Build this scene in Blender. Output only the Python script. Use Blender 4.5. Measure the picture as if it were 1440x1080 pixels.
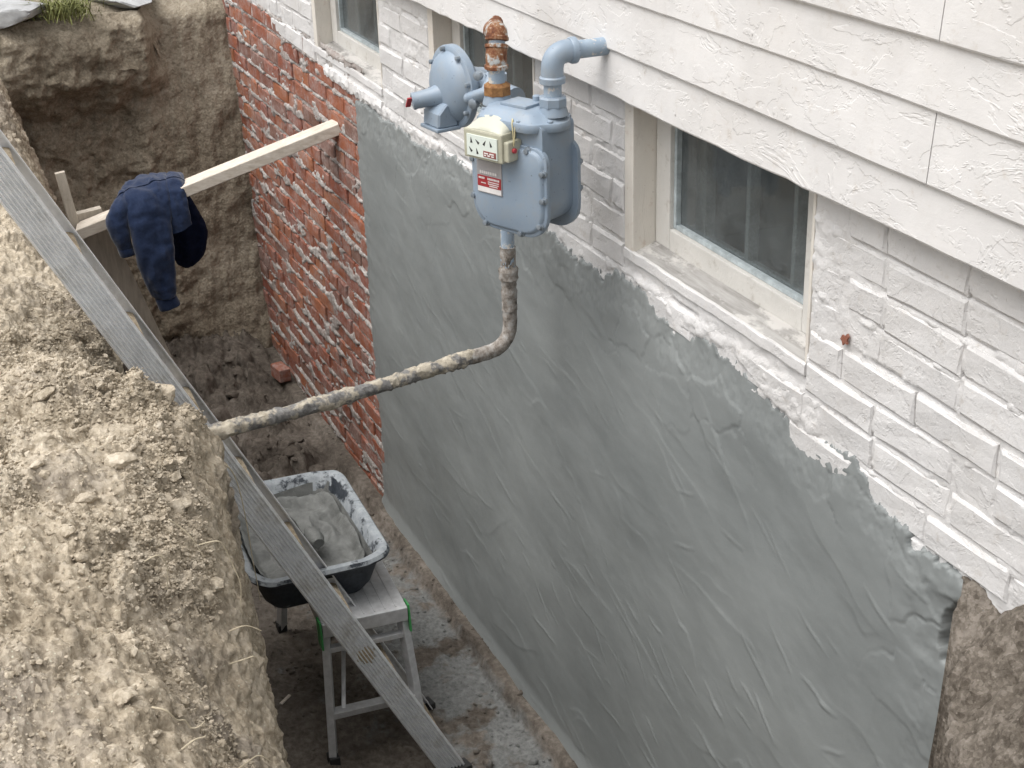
import bpy, bmesh, math, random
import numpy as np
from mathutils import Vector, Matrix

random.seed(7)
rng = np.random.default_rng(11)
scene = bpy.context.scene
for o in list(bpy.data.objects):
    bpy.data.objects.remove(o)

# ------------------------------------------------------------------ camera
CAM = Vector((0.0, -1.52, 2.86))
cam_data = bpy.data.cameras.new("camera")
cam_data.sensor_width = 36.0
cam_data.lens = 54.08
cam_data.clip_start = 0.05
cam_data.clip_end = 500.0
cam = bpy.data.objects.new("camera", cam_data)
scene.collection.objects.link(cam)
rot = Matrix(((0.39879685, -0.37363005, 0.83747338),
              (0.91657937, 0.19132038, -0.35111076),
              (-0.02904019, 0.90763269, 0.41875957)))
cam.matrix_world = Matrix.Translation(CAM) @ rot.to_4x4()
scene.camera = cam

# ------------------------------------------------------------------ sky and sun (overcast)
SUN_DIR = Vector((-0.02, -0.44, 0.90)).normalized()      # towards the sun
elev = math.asin(SUN_DIR.z)
azim = math.atan2(SUN_DIR.x, SUN_DIR.y)
world = bpy.data.worlds.new("World")
scene.world = world
world.use_nodes = True
wn = world.node_tree
wn.nodes.clear()
w_out = wn.nodes.new("ShaderNodeOutputWorld")
w_bg = wn.nodes.new("ShaderNodeBackground")
w_sky = wn.nodes.new("ShaderNodeTexSky")
w_sky.sky_type = 'NISHITA'
w_sky.sun_disc = False
w_sky.sun_elevation = elev
w_sky.sun_rotation = azim
w_sky.air_density = 1.0
w_sky.dust_density = 4.0
w_hsv = wn.nodes.new("ShaderNodeHueSaturation")           # cloud cover: a nearly grey sky
w_hsv.inputs['Saturation'].default_value = 0.18
wn.links.new(w_sky.outputs['Color'], w_hsv.inputs['Color'])
wn.links.new(w_hsv.outputs['Color'], w_bg.inputs['Color'])
w_bg.inputs['Strength'].default_value = 0.15
wn.links.new(w_bg.outputs['Background'], w_out.inputs['Surface'])

sun_data = bpy.data.lights.new("sun", 'SUN')
sun_data.energy = 1.3
sun_data.angle = math.radians(60)
sun_data.color = (1.0, 0.98, 0.955)
sun = bpy.data.objects.new("sun", sun_data)
scene.collection.objects.link(sun)
sun.rotation_euler = (-SUN_DIR).to_track_quat('-Z', 'Y').to_euler()

scene.view_settings.view_transform = 'Standard'
scene.view_settings.look = 'None'
scene.view_settings.gamma = 1.0
scene.view_settings.exposure = 0.60
scene.render.engine = 'CYCLES'
scene.cycles.max_bounces = 7
scene.cycles.diffuse_bounces = 3
scene.cycles.glossy_bounces = 2

# ------------------------------------------------------------------ scene helpers
COL = scene.collection


def tag(o, label=None, cat=None, group=None, kind=None):
    if label: o["label"] = label
    if cat: o["category"] = cat
    if group: o["group"] = group
    if kind: o["kind"] = kind
    return o


def empty(name, loc, label=None, cat=None, group=None, parent=None):
    o = bpy.data.objects.new(name, None)
    o.empty_display_size = 0.05
    COL.objects.link(o)
    o.location = loc
    if parent is not None:
        set_parent(o, parent)
    return tag(o, label, cat, group)


def world_loc(o):
    v = Vector((0, 0, 0))
    while o is not None:
        v += o.location
        o = o.parent
    return v


def set_parent(o, parent):
    """parents are never rotated or scaled: only their place is taken off"""
    o.parent = parent
    o.location = Vector(o.location) - world_loc(parent)


def link_mesh(name, me, mat, parent=None, loc=(0, 0, 0)):
    o = bpy.data.objects.new(name, me)
    COL.objects.link(o)
    o.location = loc
    if mat is not None and len(me.materials) == 0:
        me.materials.append(mat)
    if parent is not None:
        set_parent(o, parent)
    return o


def shade(me, smooth):
    if len(me.polygons):
        me.polygons.foreach_set("use_smooth", [smooth] * len(me.polygons))


def from_bm(name, bm, mat, parent=None, smooth=False, loc=(0, 0, 0)):
    bmesh.ops.recalc_face_normals(bm, faces=bm.faces)
    me = bpy.data.meshes.new(name)
    bm.to_mesh(me)
    bm.free()
    shade(me, smooth)
    if smooth:
        try:
            me.set_sharp_from_angle(angle=math.radians(40))
        except Exception:
            pass
    return link_mesh(name, me, mat, parent, loc)


def raw_mesh(name, verts, faces, smooth=True):
    """verts (n,3) array, faces (m,k) int array, all the same size k"""
    me = bpy.data.meshes.new(name)
    verts = np.asarray(verts, dtype=np.float32)
    faces = np.asarray(faces, dtype=np.int32)
    m, k = faces.shape
    me.vertices.add(len(verts))
    me.vertices.foreach_set("co", verts.ravel())
    me.loops.add(m * k)
    me.loops.foreach_set("vertex_index", faces.ravel())
    me.polygons.add(m)
    me.polygons.foreach_set("loop_start", np.arange(0, m * k, k, dtype=np.int32))
    me.polygons.foreach_set("loop_total", np.full(m, k, dtype=np.int32))
    me.polygons.foreach_set("use_smooth", np.full(m, smooth, dtype=bool))
    me.update(calc_edges=True)
    return me


def grid_mesh(name, P, mask=None, smooth=True):
    nu, nv = P.shape[:2]
    idx = np.arange(nu * nv).reshape(nu, nv)
    q = np.stack([idx[:-1, :-1], idx[1:, :-1], idx[1:, 1:], idx[:-1, 1:]], -1)
    if mask is not None:
        q = q[mask]
    else:
        q = q.reshape(-1, 4)
    q = q.reshape(-1, 4)
    used = np.unique(q)
    remap = np.full(nu * nv, -1, dtype=np.int64)
    remap[used] = np.arange(len(used))
    return raw_mesh(name, P.reshape(-1, 3)[used], remap[q], smooth)


# ---- numeric noise
_perm = rng.permutation(256).astype(np.int64)
_perm = np.concatenate([_perm, _perm, _perm])
_g3 = rng.normal(size=(256, 3))
_g3 /= np.linalg.norm(_g3, axis=1, keepdims=True)


def perlin(p):
    p = np.asarray(p, dtype=np.float64)
    i = np.floor(p).astype(np.int64)
    f = p - i
    u = f * f * f * (f * (f * 6 - 15) + 10)
    i &= 255
    out = 0.0
    for dx in (0, 1):
        wx = u[..., 0] if dx else 1 - u[..., 0]
        for dy in (0, 1):
            wy = u[..., 1] if dy else 1 - u[..., 1]
            for dz in (0, 1):
                wz = u[..., 2] if dz else 1 - u[..., 2]
                h = _perm[_perm[_perm[i[..., 0] + dx] + i[..., 1] + dy] + i[..., 2] + dz] & 255
                g = _g3[h]
                d = (g[..., 0] * (f[..., 0] - dx) + g[..., 1] * (f[..., 1] - dy) + g[..., 2] * (f[..., 2] - dz))
                out = out + wx * wy * wz * d
    return out * 1.5


def fbm(p, scale, octaves=4, gain=0.5, seed=0.0):
    p = np.asarray(p) * scale + seed * 17.31
    a, s, out = 1.0, 1.0, 0.0
    for _ in range(octaves):
        out = out + a * perlin(p * s)
        a *= gain
        s *= 2.03
    return out


_w = rng.random((65536, 3))


def worley(uv, scale, seed=0):
    """nearest-point distance and a random value per cell, on 2D coordinates"""
    p = np.asarray(uv) * scale + seed * 31.7
    i = np.floor(p).astype(np.int64)
    best = np.full(p.shape[:-1], 9.0)
    best2 = np.full(p.shape[:-1], 9.0)
    val = np.zeros(p.shape[:-1])
    for dx in (-1, 0, 1):
        for dy in (-1, 0, 1):
            cx, cy = i[..., 0] + dx, i[..., 1] + dy
            h = (cx * 73856093 ^ cy * 19349663 ^ (seed * 83492791)) & 65535
            r = _w[h]
            d = np.hypot(cx + r[..., 0] - p[..., 0], cy + r[..., 1] - p[..., 1])
            nb = d < best
            best2 = np.where(nb, best, np.minimum(best2, d))
            val = np.where(nb, r[..., 2], val)
            best = np.where(nb, d, best)
    return best, best2, val


def sstep(a, b, x):
    t = np.clip((x - a) / (b - a), 0, 1)
    return t * t * (3 - 2 * t)


# ---- bmesh shapes
def bm_box(bm, c, s, m=None, bevel=0.0):
    r = bmesh.ops.create_cube(bm, size=1.0)
    vs = r['verts']
    for v in vs:
        v.co = Vector((v.co.x * s[0], v.co.y * s[1], v.co.z * s[2]))
    if bevel > 0:
        es = list({e for v in vs for e in v.link_edges})
        res = bmesh.ops.bevel(bm, geom=es, offset=bevel, segments=2, affect='EDGES', profile=0.6)
        vs = list({v for f in res['faces'] for v in f.verts} | {v for v in vs if v.is_valid})
    for v in vs:
        v.co += Vector(c)
        if m is not None:
            v.co = m @ v.co
    return vs


def box(name, lo, hi, mat, parent=None, bevel=0.0):
    bm = bmesh.new()
    c = [(a + b) / 2 for a, b in zip(lo, hi)]
    s = [abs(b - a) for a, b in zip(lo, hi)]
    bm_box(bm, (0, 0, 0), s, None, bevel)
    return from_bm(name, bm, mat, parent, False, c)


def frame_of(d):
    d = Vector(d).normalized()
    a = Vector((0, 0, 1)) if abs(d.z) < 0.9 else Vector((1, 0, 0))
    x = d.cross(a).normalized()
    y = d.cross(x).normalized()
    return x, y, d


def bm_rings(bm, rings, cap=True, close=True):
    """rings: lists of Vectors, all the same length"""
    vr = [[bm.verts.new(p) for p in r] for r in rings]
    n = len(vr[0])
    for a, b in zip(vr[:-1], vr[1:]):
        for k in range(n if close else n - 1):
            bm.faces.new((a[k], a[(k + 1) % n], b[(k + 1) % n], b[k]))
    if cap:
        bm.faces.new(vr[0][::-1])
        bm.faces.new(vr[-1])
    return vr


def bm_lathe(bm, base, axis, prof, seg=24, flat=None):
    """prof: (distance along axis, radius)"""
    x, y, d = frame_of(axis)
    base = Vector(base)
    rings = []
    for (h, r) in prof:
        ring = []
        for k in range(seg):
            a = 2 * math.pi * k / seg
            ring.append(base + d * h + (x * math.cos(a) + y * math.sin(a)) * max(r, 1e-4))
        rings.append(ring)
    return bm_rings(bm, rings)


def bm_tube(bm, pts, rad, seg=16, rough=0.0):
    pts = [Vector(p) for p in pts]
    n = len(pts)
    rad = rad if isinstance(rad, (list, tuple)) else [rad] * n
    rings = []
    x = None
    for i, p in enumerate(pts):
        t = (pts[min(i + 1, n - 1)] - pts[max(i - 1, 0)]).normalized()
        if x is None:
            x, y, _ = frame_of(t)
        else:
            x = (x - t * x.dot(t)).normalized()
            y = t.cross(x)
        ring = []
        for k in range(seg):
            a = 2 * math.pi * k / seg
            rr = rad[i] * (1 + rough * random.uniform(-1, 1))
            ring.append(p + (x * math.cos(a) + y * math.sin(a)) * rr)
        rings.append(ring)
    return bm_rings(bm, rings)


def arc_pts(a, b, c, r, n=8):
    """path a -> corner b -> c with a bend of radius r"""
    a, b, c = Vector(a), Vector(b), Vector(c)
    d1, d2 = (b - a).normalized(), (c - b).normalized()
    ang = d1.angle(d2)
    tl = r * math.tan(ang / 2)
    p0, p1 = b - d1 * tl, b + d2 * tl
    out = []
    for k in range(n + 1):
        t = k / n
        out.append((p0.lerp(b, t)).lerp(b.lerp(p1, t), t))
    return out


def densify(pts, step):
    out = [Vector(pts[0])]
    for a, b in zip(pts[:-1], pts[1:]):
        a, b = Vector(a), Vector(b)
        n = max(1, int((b - a).length / step))
        for k in range(1, n + 1):
            out.append(a.lerp(b, k / n))
    return out


# ------------------------------------------------------------------ materials
class Mat:
    def __init__(s, name, rough=0.85, spec=0.3, metal=0.0):
        s.m = bpy.data.materials.new(name)
        s.m.use_nodes = True
        s.nt = s.m.node_tree
        s.b = s.nt.nodes["Principled BSDF"]
        s.b.inputs['Roughness'].default_value = rough
        s.b.inputs['Specular IOR Level'].default_value = spec
        s.b.inputs['Metallic'].default_value = metal
        g = s.nt.nodes.new("ShaderNodeNewGeometry")
        s.pos = g.outputs['Position']
        s.normal = g.outputs['Normal']

    def _in(s, sock, v):
        if hasattr(v, 'is_linked') or isinstance(v, bpy.types.NodeSocket):
            s.nt.links.new(v, sock)
        elif isinstance(v, (tuple, list)) and len(v) == 3 and sock.type == 'RGBA':
            sock.default_value = (*v, 1)
        else:
            sock.default_value = v

    def scaled(s, sc, src=None):
        n = s.nt.nodes.new("ShaderNodeMapping")
        n.inputs['Scale'].default_value = sc
        s.nt.links.new(src or s.pos, n.inputs['Vector'])
        return n.outputs[0]

    def noise(s, scale, detail=6, rough=0.6, vec=None, dist=0.0):
        n = s.nt.nodes.new("ShaderNodeTexNoise")
        n.inputs['Scale'].default_value = scale
        n.inputs['Detail'].default_value = detail
        n.inputs['Roughness'].default_value = rough
        n.inputs['Distortion'].default_value = dist
        s.nt.links.new(vec or s.pos, n.inputs['Vector'])
        return n.outputs['Fac']

    def voro(s, scale, feature='F1', vec=None, out='Distance', rand=1.0):
        n = s.nt.nodes.new("ShaderNodeTexVoronoi")
        n.feature = feature
        n.inputs['Scale'].default_value = scale
        n.inputs['Randomness'].default_value = rand
        s.nt.links.new(vec or s.pos, n.inputs['Vector'])
        return n.outputs[out]

    def ramp(s, fac, stops, interp='LINEAR'):
        n = s.nt.nodes.new("ShaderNodeValToRGB")
        cr = n.color_ramp
        cr.interpolation = interp
        while len(cr.elements) < len(stops):
            cr.elements.new(0.5)
        for e, (p, c) in zip(cr.elements, stops):
            e.position = p
            e.color = (*c, 1) if isinstance(c, (tuple, list)) else (c, c, c, 1)
        s.nt.links.new(fac, n.inputs['Fac'])
        return n.outputs['Color']

    def mix(s, fac, a, b, blend='MIX'):
        n = s.nt.nodes.new("ShaderNodeMix")
        n.data_type = 'RGBA'
        n.blend_type = blend
        s._in(n.inputs[0], fac)
        s._in(n.inputs[6], a)
        s._in(n.inputs[7], b)
        return n.outputs[2]

    def math(s, op, a, b=0.5):
        n = s.nt.nodes.new("ShaderNodeMath")
        n.operation = op
        s._in(n.inputs[0], a)
        s._in(n.inputs[1], b)
        return n.outputs[0]

    def rand(s):
        return s.nt.nodes.new("ShaderNodeObjectInfo").outputs['Random']

    def xyz(s, src=None):
        n = s.nt.nodes.new("ShaderNodeSeparateXYZ")
        s.nt.links.new(src or s.pos, n.inputs[0])
        return n.outputs

    def color(s, c):
        s._in(s.b.inputs['Base Color'], c)
        return s

    def rough(s, r):
        s._in(s.b.inputs['Roughness'], r)
        return s

    def bump(s, h, strength=0.5, dist=0.005, chain=True):
        n = s.nt.nodes.new("ShaderNodeBump")
        n.inputs['Strength'].default_value = strength
        n.inputs['Distance'].default_value = dist
        s._in(n.inputs['Height'], h)
        if s.b.inputs['Normal'].is_linked:
            s.nt.links.new(s.b.inputs['Normal'].links[0].from_socket, n.inputs['Normal'])
        s.nt.links.new(n.outputs[0], s.b.inputs['Normal'])
        return s


def soil(name, dark, mid, pale, pebbles=0.5, rough=0.95, grain=1.0, patch=None):
    m = Mat(name, rough=rough, spec=0.10)
    big = m.noise(2.6, 5, 0.62)
    fine = m.noise(42, 5, 0.78)
    cell = m.voro(55, 'F1', out='Color')
    cell2 = m.voro(150, 'F1', out='Color')
    k = m.math('ADD', m.math('MULTIPLY', big, 0.42), m.math('MULTIPLY', fine, 0.40))
    k = m.math('ADD', k, m.math('MULTIPLY', m.xyz(cell)[0], 0.09))
    k = m.math('ADD', k, m.math('MULTIPLY', m.xyz(cell2)[0], 0.10))
    c = m.ramp(k, [(0.40, dark), (0.51, mid), (0.62, pale)])
    if patch:
        pm = m.ramp(m.noise(2.1, 6, 0.66), [(0.49, 0.0), (0.60, 0.8)])
        c = m.mix(pm, c, m.ramp(k, [(0.40, tuple(v * 0.62 for v in patch)), (0.62, tuple(v * 1.3 for v in patch))]))
    spk = m.ramp(m.voro(120, 'F1'), [(0.12, 1.0), (0.26, 0.0)])
    sel = m.ramp(m.xyz(m.voro(120, 'F1', out='Color'))[1], [(0.80, 0.0), (0.84, pebbles)])
    c = m.mix(m.math('MULTIPLY', spk, sel), c, tuple(min(0.8, v * 1.4) for v in pale))
    m.color(c)
    m.bump(m.noise(26, 7, 0.80), 0.6 * grain, 0.02)
    m.bump(m.voro(75, 'F1'), 0.5 * grain, 0.006)
    return m


def simple(name, c, rough=0.6, spec=0.4, metal=0.0, var=0.12, scale=30, bump=0.0, bscale=200):
    m = Mat(name, rough, spec, metal)
    lo = tuple(v * (1 - var) for v in c)
    hi = tuple(min(1, v * (1 + var)) for v in c)
    m.color(m.ramp(m.noise(scale, 6, 0.65), [(0.3, lo), (0.7, hi)]))
    if bump:
        m.bump(m.noise(bscale, 5, 0.6), bump, 0.002)
    return m


M = {}
M['soil_dry'] = soil('dry_soil', (0.33, 0.277, 0.205), (0.50, 0.43, 0.33), (0.64, 0.565, 0.455), 0.6, patch=(0.30, 0.26, 0.215))
M['soil_clod'] = soil('clod_soil', (0.36, 0.305, 0.228), (0.52, 0.45, 0.35), (0.65, 0.58, 0.47), 0.2)
M['soil_moist'] = soil('moist_soil', (0.19, 0.16, 0.118), (0.29, 0.248, 0.188), (0.39, 0.342, 0.27), 0.3)
M['soil_near'] = soil('crumbly_soil', (0.07, 0.058, 0.046), (0.14, 0.12, 0.098), (0.24, 0.21, 0.178), 0.5)

# trench floor: trodden brown mud with grey cement spills
m = Mat('trench_mud', 0.9, 0.2)
big = m.noise(4.0, 6, 0.62)
fine = m.noise(45, 6, 0.7)
mud = m.ramp(m.math('ADD', m.math('MULTIPLY', big, 0.5), m.math('MULTIPLY', fine, 0.5)),
             [(0.38, (0.068, 0.057, 0.046)), (0.5, (0.130, 0.111, 0.092)), (0.62, (0.215, 0.188, 0.16))])
X_, Y_, Z_ = m.xyz()
spill = m.math('ADD', m.noise(5.5, 7, 0.66), m.math('MULTIPLY', Y_, 0.42))
onfloor = m.ramp(m.math('ADD', m.math('MULTIPLY', Y_, -1.0), m.math('MULTIPLY', m.noise(14, 4, 0.6), 0.06)), [(0.085, 0.0), (0.110, 1.0)])
nearx = m.ramp(m.math('MULTIPLY', m.math('ADD', X_, 4.8), 0.5), [(0.0, 0.0), (0.14, 1.0)])
sp = m.math('MULTIPLY', m.ramp(spill, [(0.335, 0.0), (0.42, 1.0)]), m.math('MULTIPLY', nearx, onfloor))
cem = m.ramp(m.noise(60, 6, 0.7), [(0.35, (0.12, 0.124, 0.12)), (0.65, (0.24, 0.248, 0.242))])
m.color(m.mix(m.math('MULTIPLY', sp, 0.85), mud, cem))
m.bump(m.noise(30, 8, 0.7), 0.7, 0.012)
m.bump(m.noise(150, 5, 0.7), 0.5, 0.003)
M['mud'] = m

# brick and mortar
m = Mat('red_brick', 0.9, 0.15)
rn = m.rand()
c = m.ramp(rn, [(0.0, (0.24, 0.080, 0.048)), (0.25, (0.35, 0.125, 0.065)), (0.45, (0.29, 0.100, 0.066)),
                (0.7, (0.41, 0.165, 0.08)), (0.88, (0.25, 0.120, 0.09)), (1.0, (0.20, 0.13, 0.098))])
c = m.mix(m.ramp(m.noise(70, 6, 0.7), [(0.3, 0.0), (0.75, 0.55)]), c, (0.17, 0.06, 0.045))
film = m.ramp(m.noise(9.0, 7, 0.7), [(0.42, 0.0), (0.60, 0.85)])
c = m.mix(m.math('MULTIPLY', film, m.ramp(m.noise(55, 5, 0.65), [(0.38, 0.25), (0.6, 1.0)])), c, (0.37, 0.285, 0.26))
c = m.mix(m.ramp(m.noise(26, 5, 0.7), [(0.64, 0.0), (0.71, 0.8)]), c, (0.46, 0.43, 0.40))
m.color(c)
m.bump(m.noise(60, 8, 0.75), 0.8, 0.006)
m.bump(m.noise(300, 4, 0.6), 0.4, 0.0015)
M['brick'] = m

m = Mat('old_mortar', 0.95, 0.1)
c = m.ramp(m.noise(50, 7, 0.7), [(0.3, (0.22, 0.185, 0.165)), (0.5, (0.42, 0.39, 0.365)), (0.7, (0.62, 0.60, 0.575))])
c = m.mix(m.ramp(m.noise(6, 5, 0.6), [(0.45, 0.0), (0.62, 0.5)]), c, (0.26, 0.19, 0.165))
m.color(c)
m.bump(m.noise(90, 8, 0.75), 0.9, 0.006)
M['mortar'] = m


def paint(name, base, stain=(0.45, 0.40, 0.34), flake=0.5, grain=None, crack=0.5, rough=0.62):
    m = Mat(name, rough, 0.3)
    lo = tuple(v * 0.92 for v in base)
    hi = tuple(min(0.88, v * 1.05) for v in base)
    c = m.ramp(m.noise(7, 7, 0.62), [(0.32, lo), (0.68, hi)])
    c = m.mix(m.ramp(m.noise(24, 6, 0.76), [(0.57, 0.0), (0.72, 0.5)]), c, stain)
    c = m.mix(m.ramp(m.noise(3.0, 5, 0.6), [(0.45, 0.0), (0.75, 0.22)]), c, stain)
    c = m.mix(m.ramp(m.noise(190, 3, 0.6), [(0.70, 0.0), (0.75, 0.5)]), c, tuple(v * 0.45 for v in stain))
    m.color(c)
    vec = m.scaled(grain) if grain else None
    edge = m.noise(11, 5, 0.62, vec, 0.6)
    m.bump(m.ramp(edge, [(0.47, 0.0), (0.485, 1.0)]), flake * 0.35, 0.003)
    m.bump(m.ramp(m.noise(19, 5, 0.66, vec, 0.4), [(0.56, 0.0), (0.575, 1.0)]), flake * 0.3, 0.0025)
    m.bump(m.noise(60, 6, 0.78, vec), crack, 0.004)
    return m


M['siding'] = paint('white_board_paint', (0.645, 0.631, 0.617), grain=(0.5, 1, 1), flake=1.0, crack=0.22)
M['white_brick'] = paint('white_brick_paint', (0.65, 0.637, 0.625), flake=1.0, crack=0.6)
M['cream'] = paint('cream_window_paint', (0.70, 0.66, 0.595), stain=(0.40, 0.27, 0.20), flake=0.6, grain=(1, 1, 0.3))
M['sash'] = paint('sash_paint', (0.64, 0.62, 0.58), stain=(0.30, 0.26, 0.2), flake=0.6)
M['putty'] = simple('blue_putty', (0.40, 0.445, 0.455), 0.6, 0.3, var=0.3, scale=40, bump=0.4)
m = Mat('weathered_sill', 0.9, 0.15)
g = m.noise(14, 8, 0.7, m.scaled((0.16, 1.6, 1)))
c = m.ramp(g, [(0.3, (0.15, 0.14, 0.128)), (0.5, (0.34, 0.328, 0.31)), (0.7, (0.50, 0.485, 0.465))])
c = m.mix(m.ramp(m.noise(13, 6, 0.7, m.scaled((0.5, 1, 1))), [(0.50, 0.0), (0.58, 0.8)]), c, (0.56, 0.54, 0.51))
m.color(c)
m.bump(g, 0.8, 0.004)
M['sill'] = m

# wet cement coat
m = Mat('cement_coat', 0.55, 0.35)
c = m.ramp(m.noise(2.2, 6, 0.6, m.scaled((0.7, 1, 1.3))), [(0.32, (0.185, 0.198, 0.195)), (0.68, (0.25, 0.264, 0.259))])
c = m.mix(m.ramp(m.noise(7, 6, 0.65, m.scaled((0.7, 1, 1.2))), [(0.45, 0.0), (0.75, 0.22)]), c, (0.275, 0.292, 0.287))
m.color(c)
m.rough(m.ramp(m.noise(6, 5, 0.6), [(0.35, 0.42), (0.65, 0.62)]))
m.bump(m.noise(18, 7, 0.62, m.scaled((0.65, 1, 1.1))), 0.25, 0.004)
m.bump(m.noise(300, 4, 0.65), 0.28, 0.0009)
M['cement'] = m
m = Mat('wet_mortar', 0.6, 0.3)
m.color(m.ramp(m.noise(25, 7, 0.65), [(0.3, (0.105, 0.108, 0.102)), (0.7, (0.20, 0.204, 0.194))]))
m.bump(m.noise(60, 8, 0.7), 0.6, 0.006)
M['wet_mortar'] = m

# metals, plastics, wood, cloth
m = Mat('blue_grey_enamel', 0.42, 0.5)
c = m.ramp(m.noise(9, 6, 0.6), [(0.3, (0.215, 0.275, 0.345)), (0.7, (0.275, 0.34, 0.415))])
c = m.mix(m.ramp(m.noise(110, 3, 0.6), [(0.68, 0.0), (0.72, 0.7)]), c, (0.08, 0.085, 0.09))
c = m.mix(m.ramp(m.noise(18, 7, 0.7), [(0.48, 0.0), (0.70, 0.55)]), c, (0.27, 0.285, 0.29))
m.color(c)
m.bump(m.noise(150, 4, 0.6), 0.12, 0.001)
M['enamel'] = m
m = Mat('flaking_blue_paint', 0.6, 0.4)
c = m.ramp(m.noise(20, 6, 0.6), [(0.3, (0.24, 0.31, 0.39)), (0.7, (0.33, 0.40, 0.47))])
c = m.mix(m.ramp(m.noise(46, 6, 0.7), [(0.56, 0.0), (0.6, 1.0)]), c, (0.56, 0.53, 0.48))
c = m.mix(m.ramp(m.noise(33, 6, 0.7, m.scaled((1, 1, 0.6))), [(0.66, 0.0), (0.7, 0.9)]), c, (0.17, 0.075, 0.035))
m.color(c)
m.bump(m.noise(60, 6, 0.7), 0.3, 0.002)
M['pipe_blue'] = m
m = Mat('rusty_pipe', 0.75, 0.3)
c = m.ramp(m.noise(35, 7, 0.7), [(0.34, (0.075, 0.026, 0.014)), (0.46, (0.17, 0.065, 0.03)), (0.52, (0.27, 0.15, 0.08)), (0.57, (0.42, 0.44, 0.44)), (0.72, (0.50, 0.51, 0.49))])
m.color(c)
m.bump(m.noise(90, 7, 0.7), 0.5, 0.002)
M['rust'] = m
m = Mat('rusty_nut', 0.75, 0.3)
m.color(m.ramp(m.noise(60, 7, 0.7), [(0.34, (0.13, 0.05, 0.02)), (0.6, (0.31, 0.165, 0.065))]))
M['rust_nut'] = m
m = Mat('mud_caked_pipe', 0.9, 0.2)
crust = m.ramp(m.noise(70, 7, 0.7), [(0.32, (0.28, 0.245, 0.19)), (0.66, (0.53, 0.48, 0.39))])
tar = m.ramp(m.noise(120, 5, 0.6), [(0.3, (0.11, 0.105, 0.10)), (0.75, (0.27, 0.265, 0.255))])
m.color(m.mix(m.ramp(m.noise(24, 6, 0.65), [(0.45, 0.0), (0.53, 1.0)]), tar, crust))
m.bump(m.noise(110, 7, 0.7), 0.8, 0.004)
M['crust'] = m
m = Mat('worn_wrapped_pipe', 0.8, 0.3)
c = m.ramp(m.noise(55, 6, 0.7), [(0.35, (0.10, 0.085, 0.07)), (0.5, (0.27, 0.24, 0.21)), (0.66, (0.42, 0.41, 0.39))])
zz = m.xyz()[2]
c = m.mix(m.ramp(zz, [(0.0, 0.0), (1.0, 0.0)]), c, c)
m.color(c)
m.bump(m.noise(110, 7, 0.7), 0.5, 0.003)
M['pipe_worn'] = m

m = Mat('scuffed_aluminium', 0.45, 0.5, 0.3)
g = m.noise(30, 6, 0.65)
c = m.ramp(g, [(0.3, (0.68, 0.695, 0.71)), (0.7, (0.84, 0.85, 0.86))])
d = m.ramp(m.noise(7, 8, 0.75), [(0.50, 0.0), (0.66, 0.7)])
c = m.mix(d, c, (0.40, 0.375, 0.33))
m.color(c)
m.rough(m.ramp(m.noise(16, 5, 0.6), [(0.3, 0.34), (0.7, 0.58)]))
m._in(m.b.inputs['Metallic'], m.ramp(m.noise(7, 7, 0.7), [(0.45, 0.45), (0.68, 0.1)]))
M['alu'] = m
m = Mat('dull_aluminium', 0.5, 0.5, 0.35)
m.color(m.ramp(m.noise(45, 6, 0.65), [(0.3, (0.45, 0.455, 0.46)), (0.7, (0.63, 0.635, 0.64))]))
m.rough(m.ramp(m.noise(20, 5, 0.6), [(0.3, 0.36), (0.7, 0.6)]))
M['alu_dull'] = m
M['dirt_tan'] = soil('dried_mud', (0.24, 0.195, 0.135), (0.36, 0.30, 0.215), (0.46, 0.395, 0.30), 0.2)
M['green'] = simple('green_plastic', (0.045, 0.27, 0.075), 0.45, 0.5, var=0.2)
m = Mat('cement_smeared_plastic', 0.55, 0.4)
blk = m.ramp(m.noise(80, 5, 0.6), [(0.3, (0.016, 0.020, 0.026)), (0.7, (0.042, 0.05, 0.062))])
nz = m.xyz(m.normal)[2]
up = m.math('ADD', m.math('MULTIPLY', nz, 0.20), m.noise(17, 7, 0.68))
c = m.mix(m.ramp(up, [(0.555, 0.0), (0.635, 1.0)]), blk, m.ramp(m.noise(40, 6, 0.7), [(0.3, (0.20, 0.22, 0.235)), (0.7, (0.36, 0.385, 0.40))]))
m.color(c)
m.bump(m.noise(70, 6, 0.7), 0.3, 0.002)
M['tub'] = m


def wood(name, lo, hi, axis_scale, rough=0.75):
    m = Mat(name, rough, 0.25)
    v = m.scaled(axis_scale)
    g = m.noise(10, 9, 0.68, v, 0.3)
    c = m.ramp(g, [(0.32, lo), (0.68, hi)])
    c = m.mix(m.ramp(m.noise(28, 6, 0.7), [(0.55, 0.0), (0.75, 0.35)]), c, tuple(a * 0.55 for a in lo))
    m.color(c)
    m.bump(g, 0.25, 0.003)
    return m


M['pine'] = wood('sawn_pine', (0.50, 0.43, 0.35), (0.71, 0.65, 0.57), (9, 1.0, 9))
M['old_board'] = wood('muddy_board', (0.38, 0.335, 0.275), (0.56, 0.505, 0.43), (8, 8, 1))
M['hoodie'] = m = Mat('navy_fleece', 0.95, 0.1)
m.color(m.ramp(m.noise(120, 5, 0.7), [(0.3, (0.011, 0.019, 0.048)), (0.7, (0.020, 0.034, 0.076))]))
m.b.inputs['Sheen Weight'].default_value = 0.25
m.b.inputs['Sheen Roughness'].default_value = 0.5
m.bump(m.noise(30, 5, 0.6), 0.35, 0.006)
m.bump(m.noise(700, 3, 0.6), 0.3, 0.0008)
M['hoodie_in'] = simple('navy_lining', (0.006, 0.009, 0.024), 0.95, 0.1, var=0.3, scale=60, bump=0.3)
M['stone'] = m = Mat('blue_grey_flagstone', 0.85, 0.3)
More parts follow.
